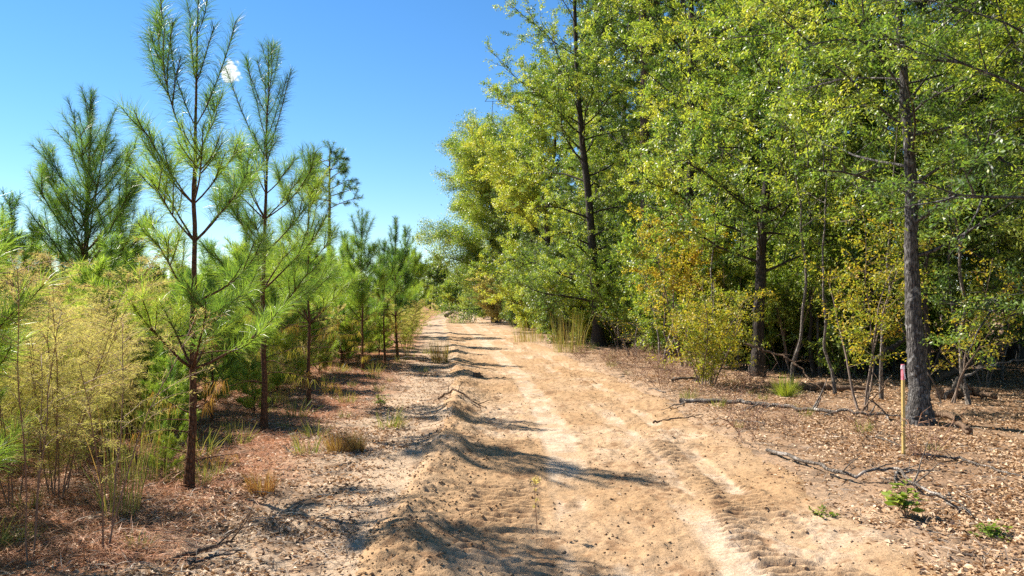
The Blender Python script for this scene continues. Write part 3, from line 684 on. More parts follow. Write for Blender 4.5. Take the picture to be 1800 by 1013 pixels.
for i, (x, y) in enumerate(wood):
    x += rng.normal()*0.35; y += rng.normal()*0.4
    j = i % 4
    dup(T[j], (x, y, gz(x, y)-0.03), rng.random()*6.28, 0.8+0.35*rng.random(), LB, GB)
GN = 'slender saplings in the wood'; LN = 'slender pale stemmed sapling with few leaves among the oaks'
NS = [broadleaf('slender_sapling', LN, 155+i, 6.5, 0.032, 0.45, 0.9, 9, M_OAK, M_GREY, 0.07, 16, None, (0, 0, 0), GN, cat='sapling', up=0.6, tint=(0.5, 0.2)) for i in range(2)]
for i, (px, d) in enumerate([(1390, 15.2), (1441, 17.5), (1468, 14.2), (1548, 13.4), (1690, 14.8), (1702, 12.6), (1760, 16.5), (1290, 19), (1180, 21), (1238, 17.8), (1425, 20.5), (1505, 18.5), (1655, 19.5), (1785, 20)]):
    x = (px-900)/FPX*d; o = NS[i] if i < 2 else dup(NS[i % 2], (0, 0, 0), i*2.1, 0.75+0.06*(i % 6), LN, GN, (0.05*math.sin(i*3), 0.07*math.sin(i*5)))
    o.location = (x, d, gz(x, d)-0.02)

# far end: trees that close the road
GE = 'trees closing the far end of the road'; LE = 'hazy green tree among those closing the far end of the road'
FT = [broadleaf('oak_tree', LE, 151+i, 9, 0.2, 0.05, 3.6, 24, (M_DARKSHADEOAK, M_OAK)[i], M_DBARK, 0.42, 9, None, ((-13.0, 140, -0.1), (-7.5, 150, -0.1))[i], GE, twig_tubes=False, up=0.4, spread=0.3, tint=(0.5, 0.2)) for i in range(2)]
for i, (x, y, sc) in enumerate([(-7.4, 131, 0.5), (-10.2, 133, 0.55), (-5.2, 130, 0.6), (-12.4, 135, 0.5), (-8.8, 137, 0.7), (-6.2, 139, 0.7), (-3.4, 134, 0.7)]):
    dup(FT[i % 2], (x, y, gz(x, y)-0.2), i*1.1, sc, LE, GE)
rng = np.random.default_rng(88)
for i in range(46):
    x = -20-i*2.6+rng.normal()*1.0 if i > 7 else -19+i*2.6; y = 142+rng.random()*26+max(0, i-8)*0.5
    dup(FT[i % 2], (x, y, gz(x, y)-0.2), i*1.7, 0.65+0.45*rng.random(), LE, GE)

# ------------------------------------------------------------------ understorey at the wood's edge
shrub('yellow_shrub', 'broad yellow leaved bush with many brown stems in front of the crooked dark oak', 201, 2.6, 0.78, 13, M_AUTUMN, M_TWIG, 0.055, 21, on(1243, 682), tint=(0.27, 0.2), base=0.12, spreadang=0.42)
shrub('orange_sapling', 'orange and yellow autumn sapling rising above the yellow bush', 203, 4.5, 1.15, 6, M_AUTUMN, M_TWIG, 0.065, 21, on(1205, 650), cat='sapling', tint=(0.42, 0.22), base=0.5, stem_r=0.03, spreadang=0.16)
shrub('lime_sapling', 'bright lime green sapling between the crooked oak and the pale flared one', 205, 3.4, 0.95, 6, M_LIME, M_TWIG, 0.06, 24, on(1388, 662), cat='sapling', tint=(0.5, 0.22), base=0.4, stem_r=0.02, spreadang=0.2)
shrub('yellow_sapling', 'thin leaning sapling with yellow and rust leaves left of the thick grey oak', 207, 3.6, 0.95, 4, M_AUTUMN, M_TWIG, 0.055, 17, on(1515, 728), cat='sapling', tint=(0.22, 0.25), base=0.3, stem_r=0.018, spreadang=0.22)
shrub('yellow_sapling', 'yellow twiggy sapling tucked against the right side of the thick grey oak', 209, 2.8, 0.7, 4, M_AUTUMN, M_TWIG, 0.05, 13, on(1668, 716), cat='sapling', tint=(0.22, 0.25), base=0.25, stem_r=0.014, spreadang=0.3)
shrub('bare_shrub', 'leafless pale stemmed shrub at the dark gap in the wood', 211, 1.9, 0.5, 5, M_AUTUMN, M_GREY, 0.05, 2, on(1112, 628), tint=(0.5, 0.3), base=0.3, stem_r=0.018, spreadang=0.3, dens=1.6)
shrub('dead_snag', 'grey dead tree with tangled bare branches beside the orange sapling', 213, 4.0, 1.3, 3, M_AUTUMN, M_GREY, 0.06, 1.5, on(1165, 640), cat='dead tree', tint=(0.6, 0.3), base=0.45, stem_r=0.04, spreadang=0.22, dens=1.1)
shrub('green_shrub', 'dense green bush at the foot of the airy oak', 215, 4.0, 1.35, 12, M_DARKSHADEOAK, M_TWIG, 0.075, 26, on(990, 606), tint=(0.6, 0.2), base=0.05)
shrub('green_shrub', 'yellowish green bush spilling onto the far right verge of the road', 217, 2.8, 1.1, 9, M_OAK, M_TWIG, 0.10, 26, (0.9, 45, 0), tint=(0.7, 0.18), base=0.05)
shrub('brown_shrub', 'greyish brown half bare bush beside the far end of the road', 219, 4.5, 1.6, 8, M_WEED, M_TWIG, 0.12, 20, (-0.9, 57, 0), tint=(0.6, 0.2), base=0.1)
shrub('red_twig_shrub', 'low reddish brown twiggy bush in the open at the edge of the litter', 221, 0.7, 0.3, 9, M_LITTER, M_STEM, 0.03, 3, on(1165, 690), tint=(0.4, 0.2), base=0.3, stem_r=0.005, dens=1.5, spreadang=0.5)
GD = 'dead weeds on the right verge'; LD = 'low dead brown twiggy weed among the leaves right of the road'
DW = shrub('dead_weed', LD, 223, 0.45, 0.22, 5, M_LITTER, M_STEM, 0.022, 2, (3.4, 12.5, gz(3.4, 12.5)), GD, 'weed', (0.5, 0.25), 0.3, 1.4, 0.003, 0.5)
_r = np.random.default_rng(224)
for i in range(48):
    y = 8+_r.random()*17; x = float(road_x(y))+2.0+_r.random()*1.9+0.3*_r.normal()
    dup(DW, (x, y, gz(x, y)), _r.random()*6.28, 0.6+0.8*_r.random(), LD, GD)
GU = 'green understorey bushes in the wood'; LU = 'green understorey bush filling the gaps beneath the oaks'
U = [shrub('green_shrub', LU, 231, 3.9, 1.25, 10, M_OAK, M_TWIG, 0.085, 30, (4.9, 24.5, 0), GU, base=0.06, tint=(0.5, 0.2)),
     shrub('green_shrub', LU, 232, 3.2, 1.0, 9, M_DARKSHADEOAK, M_TWIG, 0.085, 28, (6.7, 19.8, 0), GU, base=0.1, tint=(0.6, 0.2)),
     shrub('green_shrub', LU, 233, 3.8, 0.9, 4, M_LIME, M_TWIG, 0.085, 18, (9.0, 15.2, 0), GU, base=0.35, tint=(0.3, 0.2))]
us = [(3.3, 30), (2.6, 33), (4.4, 29), (1.9, 36), (2.4, 41), (1.2, 43), (3.4, 43), (5.6, 30), (3.0, 39), (4.8, 26.8), (6.3, 24), (5.2, 23.0), (0.0, 60), (1.6, 62), (6.3, 18.6), (5.6, 19.6), (7.2, 17.2), (8.3, 16.0), (6.9, 21.2), (8.0, 18.2), (-0.6, 72), (-2, 90), (7.2, 27.4), (3.7, 27.5), (4.2, 31.5), (3.1, 34.5), (2.2, 38), (1.4, 48), (0.2, 52), (-1.4, 66), (-2.6, 74), (-3.4, 84), (-4.6, 96), (-6.0, 108), (5.9, 21.8), (7.8, 24.5), (8.4, 20.4), (9.9, 23.4), 
      (10.8, 28), (13.2, 25.2), (16, 21.4), (6.4, 34), (8.8, 28.8), (17.8, 25.6), (20, 19), (12, 34), (16.6, 33)]
for i, (x, y) in enumerate(us):
    dup(U[i % 3], (x, y, gz(x, y)-0.02), rng.random()*6.28, 0.75+0.5*rng.random(), LU, GU)

# ------------------------------------------------------------------ weeds, tufts and seedlings
plume_weed('plume_weed', 'tall feathery straw coloured weed clump behind the brown stems on the left', 301, 2.3, (-3.75, 6.6, gz(-3.75, 6.6)), None, 7, 0.85, 1.1)
plume_weed('plume_weed', 'reddish brown bare stemmed weed in the near left corner', 302, 1.95, on(60, 1000), None, 3, 0.85, 0.5, 0.16, 0.40)
plume_weed('plume_weed', 'brown stalked weed leaning right beside the near left corner one', 303, 1.75, on(190, 985), None, 3, 0.98, 0.5, 0.2, 0.35)
wA = plume_weed('plume_weed', 'pale nodding weed plume at the upper left against the sky', 304, 2.8, (-3.9, 6.3, gz(-3.9, 6.3)), None, 4, 0.92, 0.9)
wB = plume_weed('plume_weed', 'greenish yellow feathery weed filling the gap left of the tallest looking pine', 305, 1.9, (-4.1, 7.6, gz(-4.1, 7.6)), None, 6, 0.70, 1.0)
wC = plume_weed('plume_weed', 'dry tan weed clump leaning over the left road edge beyond the pines', 306, 2.3, (-3.1, 23.5, gz(-3.1, 23.5)), None, 8, 0.6, 0.9, 0.35, wdt=0.006)
GW = 'yellow green weeds beneath the young pines'; LW = 'yellow green feathery weed growing beneath and between the young pines'
for i, (x, y, sc, src) in enumerate([(-5.9, 16.5, .9, wB), (-4.0, 6.9, .62, wB), (-4.4, 6.4, .7, wC), (-5.0, 6.9, .8, wC), (-4.3, 8.0, .6, wC), (-4.7, 9.0, .65, wA), (-5.2, 8.4, .85, wC), (-6.0, 9.2, .9, wC), (-4.9, 10.5, .7, wC), (-5.6, 10.2, .75, wB), (-6.2, 12.0, .85, wC), (-5.1, 13.4, .7, wB), (-4.0, 14.2, .5, wB), (-4.2, 17.8, .6, wB), (-6.6, 7.9, 1.0, wA), (-4.2, 9.2, .55, wB), (-4.0, 12.6, .55, wB), (-4.1, 16.0, .6, wB), (-5.2, 11.0, .8, wB), (-6.9, 12.2, .9, wB), (-7.8, 16.6, 1, wB), (-5.6, 21, .9, wB), (-6.6, 18.8, .9, wB), (-4.8, 24.2, .8, wB), (-4.9, 7.2, .9, wB), (-4.6, 8.6, 1, wB), (-5.3, 6.4, 1.05, wA), (-5.7, 8.0, 1.0, wA), (-4.3, 10.4, .75, wB), (-4.8, 11.9, .8, wB), (-5.5, 12.8, .9, wB), (-6.4, 10.8, 1.0, wA), (-7.2, 9.0, 1.0, wB), (-4.5, 14.8, .8, wB), (-4.6, 17.2, .85, wC),
          (-5.3, 18.6, .8, wB), (-6.2, 14.6, .9, wB), (-4.3, 20.8, .75, wC), (-4.6, 5.7, 0.6, wB), (-7.6, 13.8, 1, wA), (-8.6, 11.2, 1.1, wB), (-5.0, 9.6, .7, wC), (-4.1, 5.4, 0.7, wB)]):
    dup(src, (x, y, gz(x, y)-0.02), rng.random()*6.28, sc, LW, GW)
for x, y, lab in [(-3.6, 27.6, 'tan weed clump by the far left verge, first past the leaning one'), (-4.3, 33, 'small tan weed clump on the left verge near the bend')]:
    dup(wC, (x, y, gz(x, y)), x, 0.8, lab)
tuft('tall_grass', 'upright green and brown bunch grass in front of the tallest looking pine', 311, 1.05, 75, on(216, 925), tint=0.42, tv=0.28, spread=0.16, wdt=0.0045, rad=0.13)
tuft('tall_grass', 'thin green blades rising behind the upright bunch grass on the left', 312, 0.9, 60, on(262, 860), tint=0.25, spread=0.14, wdt=0.0045, rad=0.2)
tuft('rusty_grass', 'rusty orange grass tuft on the pale sand between pines and berm', 313, 0.34, 330, on(597, 806), tint=0.92, tv=0.08, spread=0.35, wdt=0.004, rad=0.12)
tuft('rusty_grass', 'smaller rusty tuft touching the larger orange one', 314, 0.27, 220, on(628, 806), tint=0.88, tv=0.1, spread=0.35, wdt=0.004, rad=0.07)
tuft('rusty_grass', 'reddish dry tuft at the left of the dark debris near the road', 315, 0.28, 240, on(462, 878), tint=0.9, tv=0.12, spread=0.4, wdt=0.004, rad=0.10)
tuft('pine_seedling', 'fluffy yellow green pine seedling beside the dark log on the leaf litter', 316, 0.48, 380, on(1380, 702), tint=0.75, tv=0.15, spread=0.6, wdt=0.005, rad=0.09, cat='seedling', mat=M_LIME)
tuft('grass_tuft', 'pale tall dry grass at the foot of the airy oak', 317, 1.5, 160, on(1000, 622), tint=0.62, spread=0.16, wdt=0.009, rad=0.5)
tuft('grass_tuft', 'wispy dry grass on the verge left of the pale tall grass', 318, 1.1, 120, on(930, 604), tint=0.55, spread=0.2, wdt=0.012, rad=0.6)
tuft('grass_tuft', 'dry reddish stalks by the end of the berm on the left', 319, 0.8, 160, on(775, 640), tint=0.75, spread=0.2, wdt=0.008, rad=0.25)
GT = 'small green and dry tufts scattered on the left verge'; LT = 'small thin tuft of grass scattered on the left verge between pines and road'
t0 = tuft('grass_tuft', LT, 320, 0.22, 60, on(700, 760), GT, tint=0.35, tv=0.25, spread=0.5, wdt=0.004, rad=0.09)
rng = np.random.default_rng(9)
for i in range(42):
    y = 5.2+rng.random()**1.5*22; x = float(road_x(y))-2.3-rng.random()*2.4
    dup(t0, (x, y, gz(x, y)), rng.random()*6.28, 0.6+1.1*rng.random(), LT, GT)
GR = 'small tufts on the right verge'; LR = 'little weedy tuft scattered along the right verge of the road'
for i in range(30):
    y = 7+rng.random()**1.3*30; x = float(road_x(y))+2.1+rng.random()*1.8
    dup(t0, (x, y, gz(x, y)), rng.random()*6.28, 0.5+0.8*rng.random(), LR, GR)
def seedling(name, label, seed, H, n, loc, mat=M_LIME, L=0.09, tint=0.55, spread=0.25, cat='seedling'):
    rng = np.random.default_rng(seed); t = thing(name, label, cat, loc); wd = Wood(); bl = Blades()
    for i in range(n):
        a = rng.random()*6.28; sp = curve((0, 0, -0.02), (math.cos(a)*spread*2*rng.random(), math.sin(a)*spread*2*rng.random(), 1), H*(0.6+0.4*rng.random()), rng, 5, (math.cos(a)*.3, math.sin(a)*.3, 0), 0.1)
        wd.tube(sp, np.linspace(0.004, 0.002, 5), 4); m = 9; u = 0.35+0.65*rng.random(m)
        D = rng.normal(size=(m, 3)); D[:, 2] = np.abs(D[:, 2])*0.2
        bl.leaves(along(sp, u), D, np.array([0, 0, 1.0])+0.35*rng.normal(size=(m, 3)), L*(0.6+0.6*rng.random(m)), L*0.5, np.clip(tint+0.25*rng.normal(size=m), 0, 1))
    wd.build('stems', M_STEM, t); bl.build('leaves', mat, t); return t
seedling('oak_seedling', 'little yellow green oak seedling in the litter near the bent grey branch', 331, 0.34, 7, on(1592, 925), L=0.10)
seedling('green_weed', 'bright green leafy weed low on the ground in the lower right corner', 332, 0.16, 30, on(1742, 955), M_LIME, 0.05, 0.25, 1.0, 'weed')
seedling('green_weed', 'sparse green weed at the right edge of the sand below the grey branch', 333, 0.16, 8, on(1440, 915), M_LIME, 0.04, 0.4, 0.6, 'weed')
seedling('green_weed', 'light green weed beside the fallen twigs left of the berm', 334, 0.28, 10, on(670, 722), M_LIME, 0.06, 0.4, 0.4, 'weed')
def stalk():
    p = on(945, 935); rng = np.random.default_rng(4); t = thing('dry_stalk', 'single dry weed stalk with a pale seed head standing in the sandy road', 'weed', p); wd = Wood(); bl = Blades()
    sp = curve((0, 0, -0.02), (-0.05, 0, 1), 0.44, rng, 7, (0, 0, 0), 0.06); wd.tube(sp, np.linspace(0.003, 0.0018, 7), 4)
    wd.build('stem', M_STEM, t)
    for q, (P0, m, sd) in enumerate([(sp[-1], 130, 0.016)]+[(along(sp, np.array([u]))[0]+np.array([0.03*math.cos(u*20), 0.03*math.sin(u*20), 0.05]), 22, 0.007) for u in (0.42, 0.56, 0.70)]):
        hd = Blades(); hd.leaves(P0+rng.normal(size=(m, 3))*sd*np.array([1, 1, .7]), rng.normal(size=(m, 3))+[0, 0, .8], rng.normal(size=(m, 3)), 0.016, 0.009, np.clip(0.8+0.1*rng.normal(size=m), 0, 1)); hd.build('seed_head', M_WEED, t)
stalk()

# ------------------------------------------------------------------ fallen wood
def branch(name, label, pts, r, mat, seed, twigs=5, cat='fallen branch', k=7, group=None, rise=0.0):
    rng = np.random.default_rng(seed); P = np.array(pts, float)
    c = P[0].copy(); P = P-c; n = max(14, len(P)*7); Q = along(P, np.linspace(0, 1, n)); 
    for _ in range(2): Q[1:-1] = 0.5*Q[1:-1]+0.25*(Q[:-2]+Q[2:])
    lo_ = np.cumsum(rng.normal(size=(n, 3)), 0)*min(r, 0.03)*0.85; lo_ -= np.linspace(0, 1, n)[:, None]*lo_[-1]; lo_[:, 2] = np.abs(lo_[:, 2])*0.5; Q += lo_
    Q[1:-1] += rng.normal(size=(n-2, 3))*min(r, 0.04)*0.22
    wd = Wood(); wd.tube(Q, np.linspace(r, r*0.35, n)*(1+0.22*rng.normal(size=n)*np.exp(-rng.random(n)*2)), k, 0.13, rng)
    for i in range(twigs):
        s = 0.15+0.8*rng.random(); d = unit(tang(Q, np.array([s]))[0]+rng.normal(size=3)*0.8+[0, 0, 0.35]); L = (0.15+0.35*rng.random())*min(1, r/0.02)
        b = curve(along(Q, np.array([s]))[0], d, L, rng, 5, (0, 0, -0.2), 0.15); wd.tube(b, np.linspace(r*0.4, r*0.12, 5), 5)
    o = wd.build(name, mat); o.location = c; return tag(o, label, cat, group)
G = lambda px, py, up=0.02: at(px, py, up)
branch('fallen_branch', 'long grey branch lying across the leaf litter towards the thick oak', [G(1198, 712), G(1270, 718, .05), G(1340, 724, .05), G(1440, 738, .06), G(1520, 746, .06), G(1585, 748, .05)], 0.042, M_GREY, 401, 12)
branch('fallen_branch', 'bent grey branch in the near right litter below the stake', [G(1345, 803), G(1400, 826, .05), G(1480, 856, .05), G(1570, 856, .10), G(1640, 888, .05), G(1705, 925, .02)], 0.022, M_GREY, 402, 12)
branch('fallen_branch', 'thin arched twig rising from the litter right of the stake', [G(1574, 862, .0), att(1575, 828, 7.6), att(1640, 830, 7.7), att(1700, 838, 7.6), G(1765, 856, .01)], 0.011, M_GREY, 403, 2)
branch('fallen_branch', 'pale thin branch running from the stake foot to the right frame edge', [G(1600, 812), G(1680, 818, .03), G(1750, 845, .03), G(1830, 862, .02)], 0.016, M_GREY, 404, 3)
branch('fallen_branch', 'short grey root like limb with an upright stub at the foot of the thick oak', [G(1632, 738, .05), G(1660, 752, .06), G(1695, 772, .03), att(1702, 748, 9.7)], 0.05, M_BROWNWOOD, 405, 0)
branch('fallen_log', 'dark log lying behind the pine seedling', [G(1396, 692, .07), G(1450, 692, .08), G(1530, 697, .07)], 0.085, M_BROWNWOOD, 406, 2, 'log', 10)
branch('fallen_log', 'short log on the shaded litter right of the thick oak', [G(1652, 708, .08), G(1700, 708, .08), G(1748, 714, .08)], 0.10, M_BROWNWOOD, 407, 1, 'log', 10)
branch('leaning_deadwood', 'dead trunk leaning up to the right behind the thick oak', [att(1638, 676, 16.3), att(1690, 645, 16.5), att(1725, 622, 16.6), att(1800, 585, 17)], 0.085, M_BROWNWOOD, 408, 5, 'dead trunk', 9)
branch('leaning_deadwood', 'thin pale dead stem leaning right beneath the brown leaning trunk', [att(1655, 712, 13.2), att(1690, 668, 13.3), att(1740, 645, 13.6), att(1820, 628, 14)], 0.03, M_GREY, 409, 4, 'dead trunk')
branch('leaning_branch', 'long dead branch propped from the yellow bush down to the dark log', [att(1310, 606, 15.0), att(1352, 622, 14.8), att(1400, 650, 14.5), G(1452, 700, .02)], 0.026, M_BROWNWOOD, 410, 6)
branch('leaning_branch', 'dark leaning limb behind the yellow sapling left of the thick oak', [att(1540, 636, 15), att(1580, 600, 15), att(1615, 560, 15)], 0.06, M_DBARK, 411, 2)
branch('leaning_branch', 'thin stick leaning against the yellow sapling', [G(1512, 732, 0), att(1545, 690, 11.6), att(1566, 660, 11.7)], 0.016, M_BROWNWOOD, 412, 2)
branch('fallen_branch', 'pair of dark sticks on the sand against the berm on the left', [G(768, 712), G(800, 716, .06), G(845, 722, .02)], 0.022, M_BROWNWOOD, 413, 5)
branch('fallen_branch', 'dark stick poking into the road right of the bent branch', [G(1150, 745), G(1190, 742, .02), G(1235, 736, .02)], 0.016, M_BROWNWOOD, 414, 3)
branch('fallen_branch', 'short pale stick across the litter by the broken stump', [G(1180, 678, .03), G(1225, 676, .06), G(1250, 672, .04)], 0.03, M_GREY, 415, 2)
branch('fallen_branch', 'dark rotting stick in the near left corner', [G(305, 1000), G(345, 990, .03), G(415, 965, .02)], 0.018, M_BROWNWOOD, 416, 3)
branch('fallen_branch', 'grey stick lying across the near left litter below the dark one', [G(335, 1010), G(375, 1002, .03), G(430, 985, .02)], 0.014, M_GREY, 417, 1)
branch('fallen_branch', 'grey crossed sticks on the sand at the end of the pine row', [G(640, 640, .03), G(720, 637, .06), G(790, 640, .03)], 0.03, M_GREY, 418, 5)
branch('fallen_branch', 'thin bare twig on the verge between road and yellow bush', [G(1085, 640), G(1130, 652, .04), G(1180, 655, .02)], 0.02, M_BROWNWOOD, 419, 6)
branch('brush_pile', 'heap of uprooted branches where the road meets the pines far off', [G(784, 560, .2), G(796, 556, .5), G(810, 557, .2)], 0.22, M_BROWNWOOD, 420, 14, 'brush pile')
GK = 'sticks lying in the litter'; LK = 'bare grey stick lying loose among the dead leaves right of the road'
rng = np.random.default_rng(21)
sticks = [branch('fallen_stick', LK, [(0, 0, 0.015), (0.3, 0.06, 0.03), (0.7, 0.02, 0.015)], 0.010, M_GREY, 430+i, 3, 'stick', 5, GK) for i in range(3)]
for i, o in enumerate(sticks): x, y = [(3.6, 7.6), (4.4, 9.2), (3.4, 10.6)][i]; o.location = (x, y, gz(x, y)); o.rotation_euler[2] = i*1.2
for i in range(46):
    y = 5.2+rng.random()**1.3*14; x = float(road_x(y))+2.0+rng.random()*5.5
    o = sticks[i % 3].copy(); COL.objects.link(o); o.location = (x, y, gz(x, y)); o.rotation_euler = (0, 0, rng.random()*6.28); s = 0.4+1.0*rng.random(); o.scale = (s, s, s)
GK2 = 'sticks lying on the left verge'; LK2 = 'dark bare stick lying loose on the sand between the young pines and the berm'
for i in range(34):
    y = 4.8+rng.random()**1.3*16; x = float(road_x(y))-2.1-rng.random()*2.2
    o = sticks[i % 3].copy(); COL.objects.link(o); o.location = (x, y, gz(x, y)); o.rotation_euler = (0, 0, rng.random()*6.28); s = 0.3+0.6*rng.random(); o.scale = (s, s, s); tag(o, LK2, 'stick', GK2)
def stump(name, label, loc, r, h, seed, mat):
    rng = np.random.default_rng(seed); wd = Wood(); z = np.array([-0.08, 0, 0.05*h, 0.15*h, 0.5*h, h]); R = r*np.array([1.6, 1.5, 1.3, 1.1, 1.0, 0.97])
    wd.tube(np.stack([z*0.05, z*0.02, z], -1), R, 14, 0.06, rng)
    for i in range(5):
        a = i*1.25+rng.random(); wd.tube([(math.cos(a)*r*.8, math.sin(a)*r*.8, 0.12*h), (math.cos(a)*r*1.5, math.sin(a)*r*1.5, 0.03), (math.cos(a)*r*2.2, math.sin(a)*r*2.2, -0.04)], [r*.35, r*.25, r*.1], 6)
    for i in range(4):
        a = rng.random()*6.28; wd.tube([(math.cos(a)*r*.75, math.sin(a)*r*.75, h*.9), (math.cos(a)*r*.8, math.sin(a)*r*.8, h*(1.15+.3*rng.random()))], [r*.16, r*.03], 5)
    o = wd.build(name, mat); o.location = loc; return tag(o, label, 'stump')
stump('tree_stump', 'pale cut stump in the shade far back on the right', on(1725, 650), 0.26, 0.5, 441, M_GREY)
stump('tree_stump', 'broken grey stump at the left foot of the yellow bush', on(1232, 674), 0.10, 0.36, 442, M_DBARK)
stump('tree_stump', 'small dark stump on the berm at the left side of the road', on(838, 668), 0.09, 0.10, 443, M_BROWNWOOD)

# survey stake
def stake():
    b = at(1586, 810); t = thing('survey_stake', 'wooden survey stake with pink painted top and flagging beside the thick oak', 'stake', b, 0.5)
    def lath(name, w_, d_, z0, z1, mat, parent, tip=False):
        c = [(-w_, -d_), (w_, -d_), (w_, d_), (-w_, d_)]; bev = 0.0015; V = []; zs = [z0, z1]
        ring = []
        for x, y in c: ring += [(x-math.copysign(bev, x), y), (x, y-math.copysign(bev, y))]
        ring = sorted(ring, key=lambda p: math.atan2(p[1]/d_, p[0]/w_))
        k = len(ring)
        for z in zs: V += [(x, y, z) for x, y in ring]
        V += [(0, 0, z0), (0, 0, z1)]
        F = [(i, (i+1) % k, k+(i+1) % k, k+i) for i in range(k)]+[((i+1) % k, i, 2*k) for i in range(k)]+[(k+i, k+(i+1) % k, 2*k+1) for i in range(k)]
        me = bpy.data.meshes.new(name); me.from_pydata(V, [], F); me.update(); me.materials.append(mat); o = bpy.data.objects.new(name, me); COL.objects.link(o); o.parent = parent; return o
    lath('lath', 0.019, 0.011, -0.1, 0.80, M_STAKE, t); top = lath('painted_top', 0.0195, 0.0115, 0.80, 0.965, M_PINK, t); top['label'] = 'pink painted upper end'
    # flagging tied round the top, with a short loose tail
    rng = np.random.default_rng(3); V = []; F = []
    k = 16
    for z in (0.915, 0.935, 0.955):
        for i in range(k):
            a = i*2*math.pi/k; V.append((0.0255*math.cos(a)*(1+.05*rng.normal()), 0.0175*math.sin(a)*(1+.05*rng.normal()), z+0.002*rng.normal()))
    for r in range(2):
        for i in range(k): F.append((r*k+i, r*k+(i+1) % k, (r+1)*k+(i+1) % k, (r+1)*k+i))
    n = len(V)
    for i in range(6): V += [(-0.02-0.008*math.sin(i*.9), -0.019-0.004*i**.5, 0.94-0.026*i), (-0.002-0.008*math.sin(i*.9+.4), -0.021-0.003*i**.5, 0.945-0.026*i)]
    for i in range(5): q = n+2*i; F.append((q, q+1, q+3, q+2))
    me = bpy.data.meshes.new('flagging'); me.from_pydata(V, [], F); me.update(); me.materials.append(M_TAPE); o = bpy.data.objects.new('flagging', me); COL.objects.link(o); o.parent = t
stake()

# ------------------------------------------------------------------ loose litter nobody could count
def litter(name, n, xy, L, mat, seed, label, tint=(0.55, 0.22), up=0.012, ratio=0.5, tiltv=0.55):
    rng = np.random.default_rng(seed); x, y = xy(rng, n); z = terrain(x, y)+up*rng.random(len(x))
    m = len(x); a = rng.random(m)*6.283
    D = np.stack([np.cos(a), np.sin(a), 0.25*rng.normal(size=m)], -1); N = np.array([0, 0, 1.0])+tiltv*rng.normal(size=(m, 3))
    bl = Blades(); ln = L*(0.6+0.7*rng.random(m))
    bl.leaves(np.stack([x, y, z+0.004], -1), D, N, ln, ln*ratio*(0.35+0.9*rng.random(m)), np.clip(tint[0]+tint[1]*rng.normal(size=m), 0, 1), 0.3, 0.12)
    o = bl.build(name, mat); return tag(o, label, 'leaves', None, 'stuff')
def right_xy(rng, n):
    y = 4.0+rng.random(n)**1.9*26; s = 1.55+rng.random(n)*(4+y*0.75)
    x = s+road_x(y); keep = rng.random(n) < sstep(1.5, 3.0, s+1.2*(fbm(x*0.9, y*0.9, 501, 3)-0.5))*(0.25+0.75*sstep(0.36, 0.50, fbm(x*1.3, y*1.3, 502, 4)))
    return x[keep], y[keep]
litter('fallen_leaves', 340000, right_xy, 0.047, M_LITTER, 51, 'tan and brown dead leaves covering the ground right of the road', (0.64, 0.30))
def left_xy(rng, n):
    y = 4.0+rng.random(n)**1.6*20; s = -1.9-rng.random(n)*4.8
    x = s+road_x(y); keep = rng.random(n) < (0.25+0.75*sstep(0.48, 0.60, fbm(x*1.7, y*1.7, 511, 3)))*sstep(-1.8, -2.4, s)
    return x[keep], y[keep]
litter('fallen_leaves', 95000, left_xy, 0.045, M_LITTER, 52, 'brown dead leaves and debris on the pale sand left of the road', (0.55, 0.30))
def road_xy(rng, n):
    y = 4.0+rng.random(n)**1.6*24; s = -1.8+rng.random(n)*3.7
    x = s+road_x(y); keep = rng.random(n) < 0.03+0.97*sstep(0.58, 0.70, fbm(x*2.2, y*2.0, 521, 4))*sstep(-2, 1.5, s)
    return x[keep], y[keep]
litter('fallen_leaves', 5000, road_xy, 0.036, M_LITTER, 53, 'sparse brown leaves and crumbs lying on the sandy road', (0.50, 0.26))
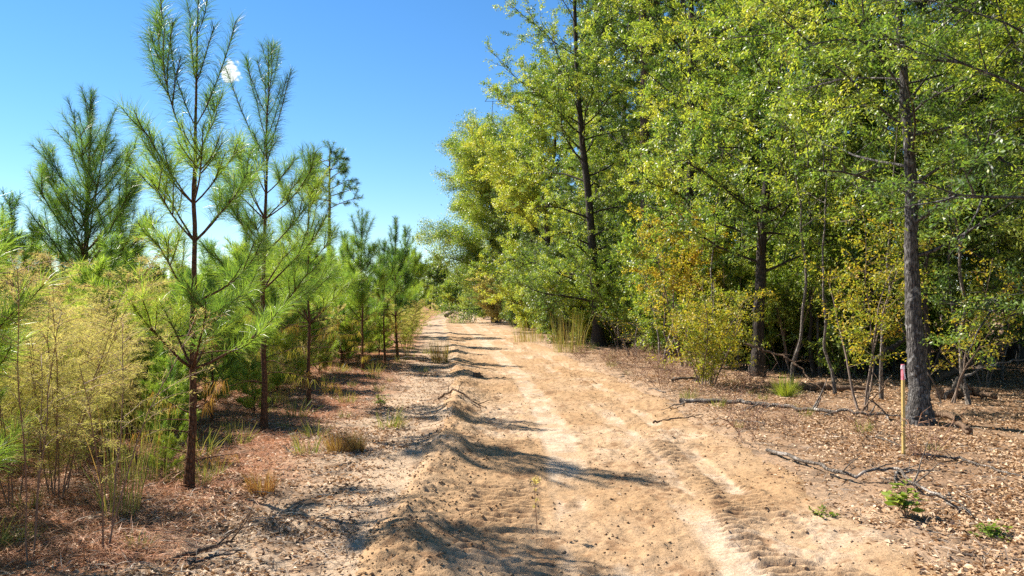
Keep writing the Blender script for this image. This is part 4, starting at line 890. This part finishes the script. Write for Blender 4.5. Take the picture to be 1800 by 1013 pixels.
def straw_xy(rng, n):
    y = 5.0+rng.random(n)**1.5*20; s = -2.6-rng.random(n)*4.5
    x = s+road_x(y); keep = rng.random(n) < sstep(-2.5, -3.8, s+1.2*(fbm(x*0.8, y*0.8, 531, 3)-0.5))
    return x[keep], y[keep]
litter('pine_straw', 120000, straw_xy, 0.16, M_STRAW, 54, 'rusty fallen pine needles carpeting the ground under the young pines', (0.5, 0.25), 0.03, 0.03, 0.3)
def twig_xy(rng, n):
    y = 4.2+rng.random(n)**1.7*18; s = np.where(rng.random(n) < 0.62, 1.7+rng.random(n)*7, -1.9-rng.random(n)*3.2); return s+road_x(y), y
litter('fallen_twigs', 26000, twig_xy, 0.17, M_TWIGLITTER, 55, 'fine broken twigs strewn over both verges of the road', (0.5, 0.3), 0.03, 0.035, 0.4)
# clods of sand on the road and berm
def clods():
    rng = np.random.default_rng(61); n = 15000; y = 3.8+rng.random(n)**1.7*17
    s = np.where(rng.random(n) < 0.55, BERM+0.32*rng.normal(size=n), -1.7+3.5*rng.random(n)); x = s+road_x(y); keep = rng.random(n) > 0.85*track(s, y); x = x[keep]; y = y[keep]; n = len(x)
    r = 0.0035+0.014*rng.random(n)**4; z = terrain(x, y)+0.012
    base = np.array([[1, 0, 0], [0, 1, 0], [-1, 0, 0], [0, -1, 0], [0, 0, 1], [0, 0, -1]], float)
    V = base[None]*(0.65+0.6*rng.random((n, 6, 1)))*r[:, None, None]; V[:, :, 2] *= 0.75; a = rng.random(n)*6.28
    c, s_ = np.cos(a)[:, None], np.sin(a)[:, None]; V = np.stack([V[:, :, 0]*c-V[:, :, 1]*s_, V[:, :, 0]*s_+V[:, :, 1]*c, V[:, :, 2]], -1)+np.stack([x, y, z+r*0.25], -1)[:, None, :]
    f = np.array([[0, 1, 4], [1, 2, 4], [2, 3, 4], [3, 0, 4], [1, 0, 5], [2, 1, 5], [3, 2, 5], [0, 3, 5]])
    F = (np.arange(n)[:, None, None]*6+f[None]).reshape(-1, 3)
    C = np.repeat(road_col(x, y)*(0.9+0.2*rng.random((n, 1))), 6, 0)
    o = mesh_obj('sand_clods', V.reshape(-1, 3), F, M_ROAD, col=C); tag(o, 'small clods of sand crumbled over the road and its berm', 'clods', None, 'stuff')
clods()
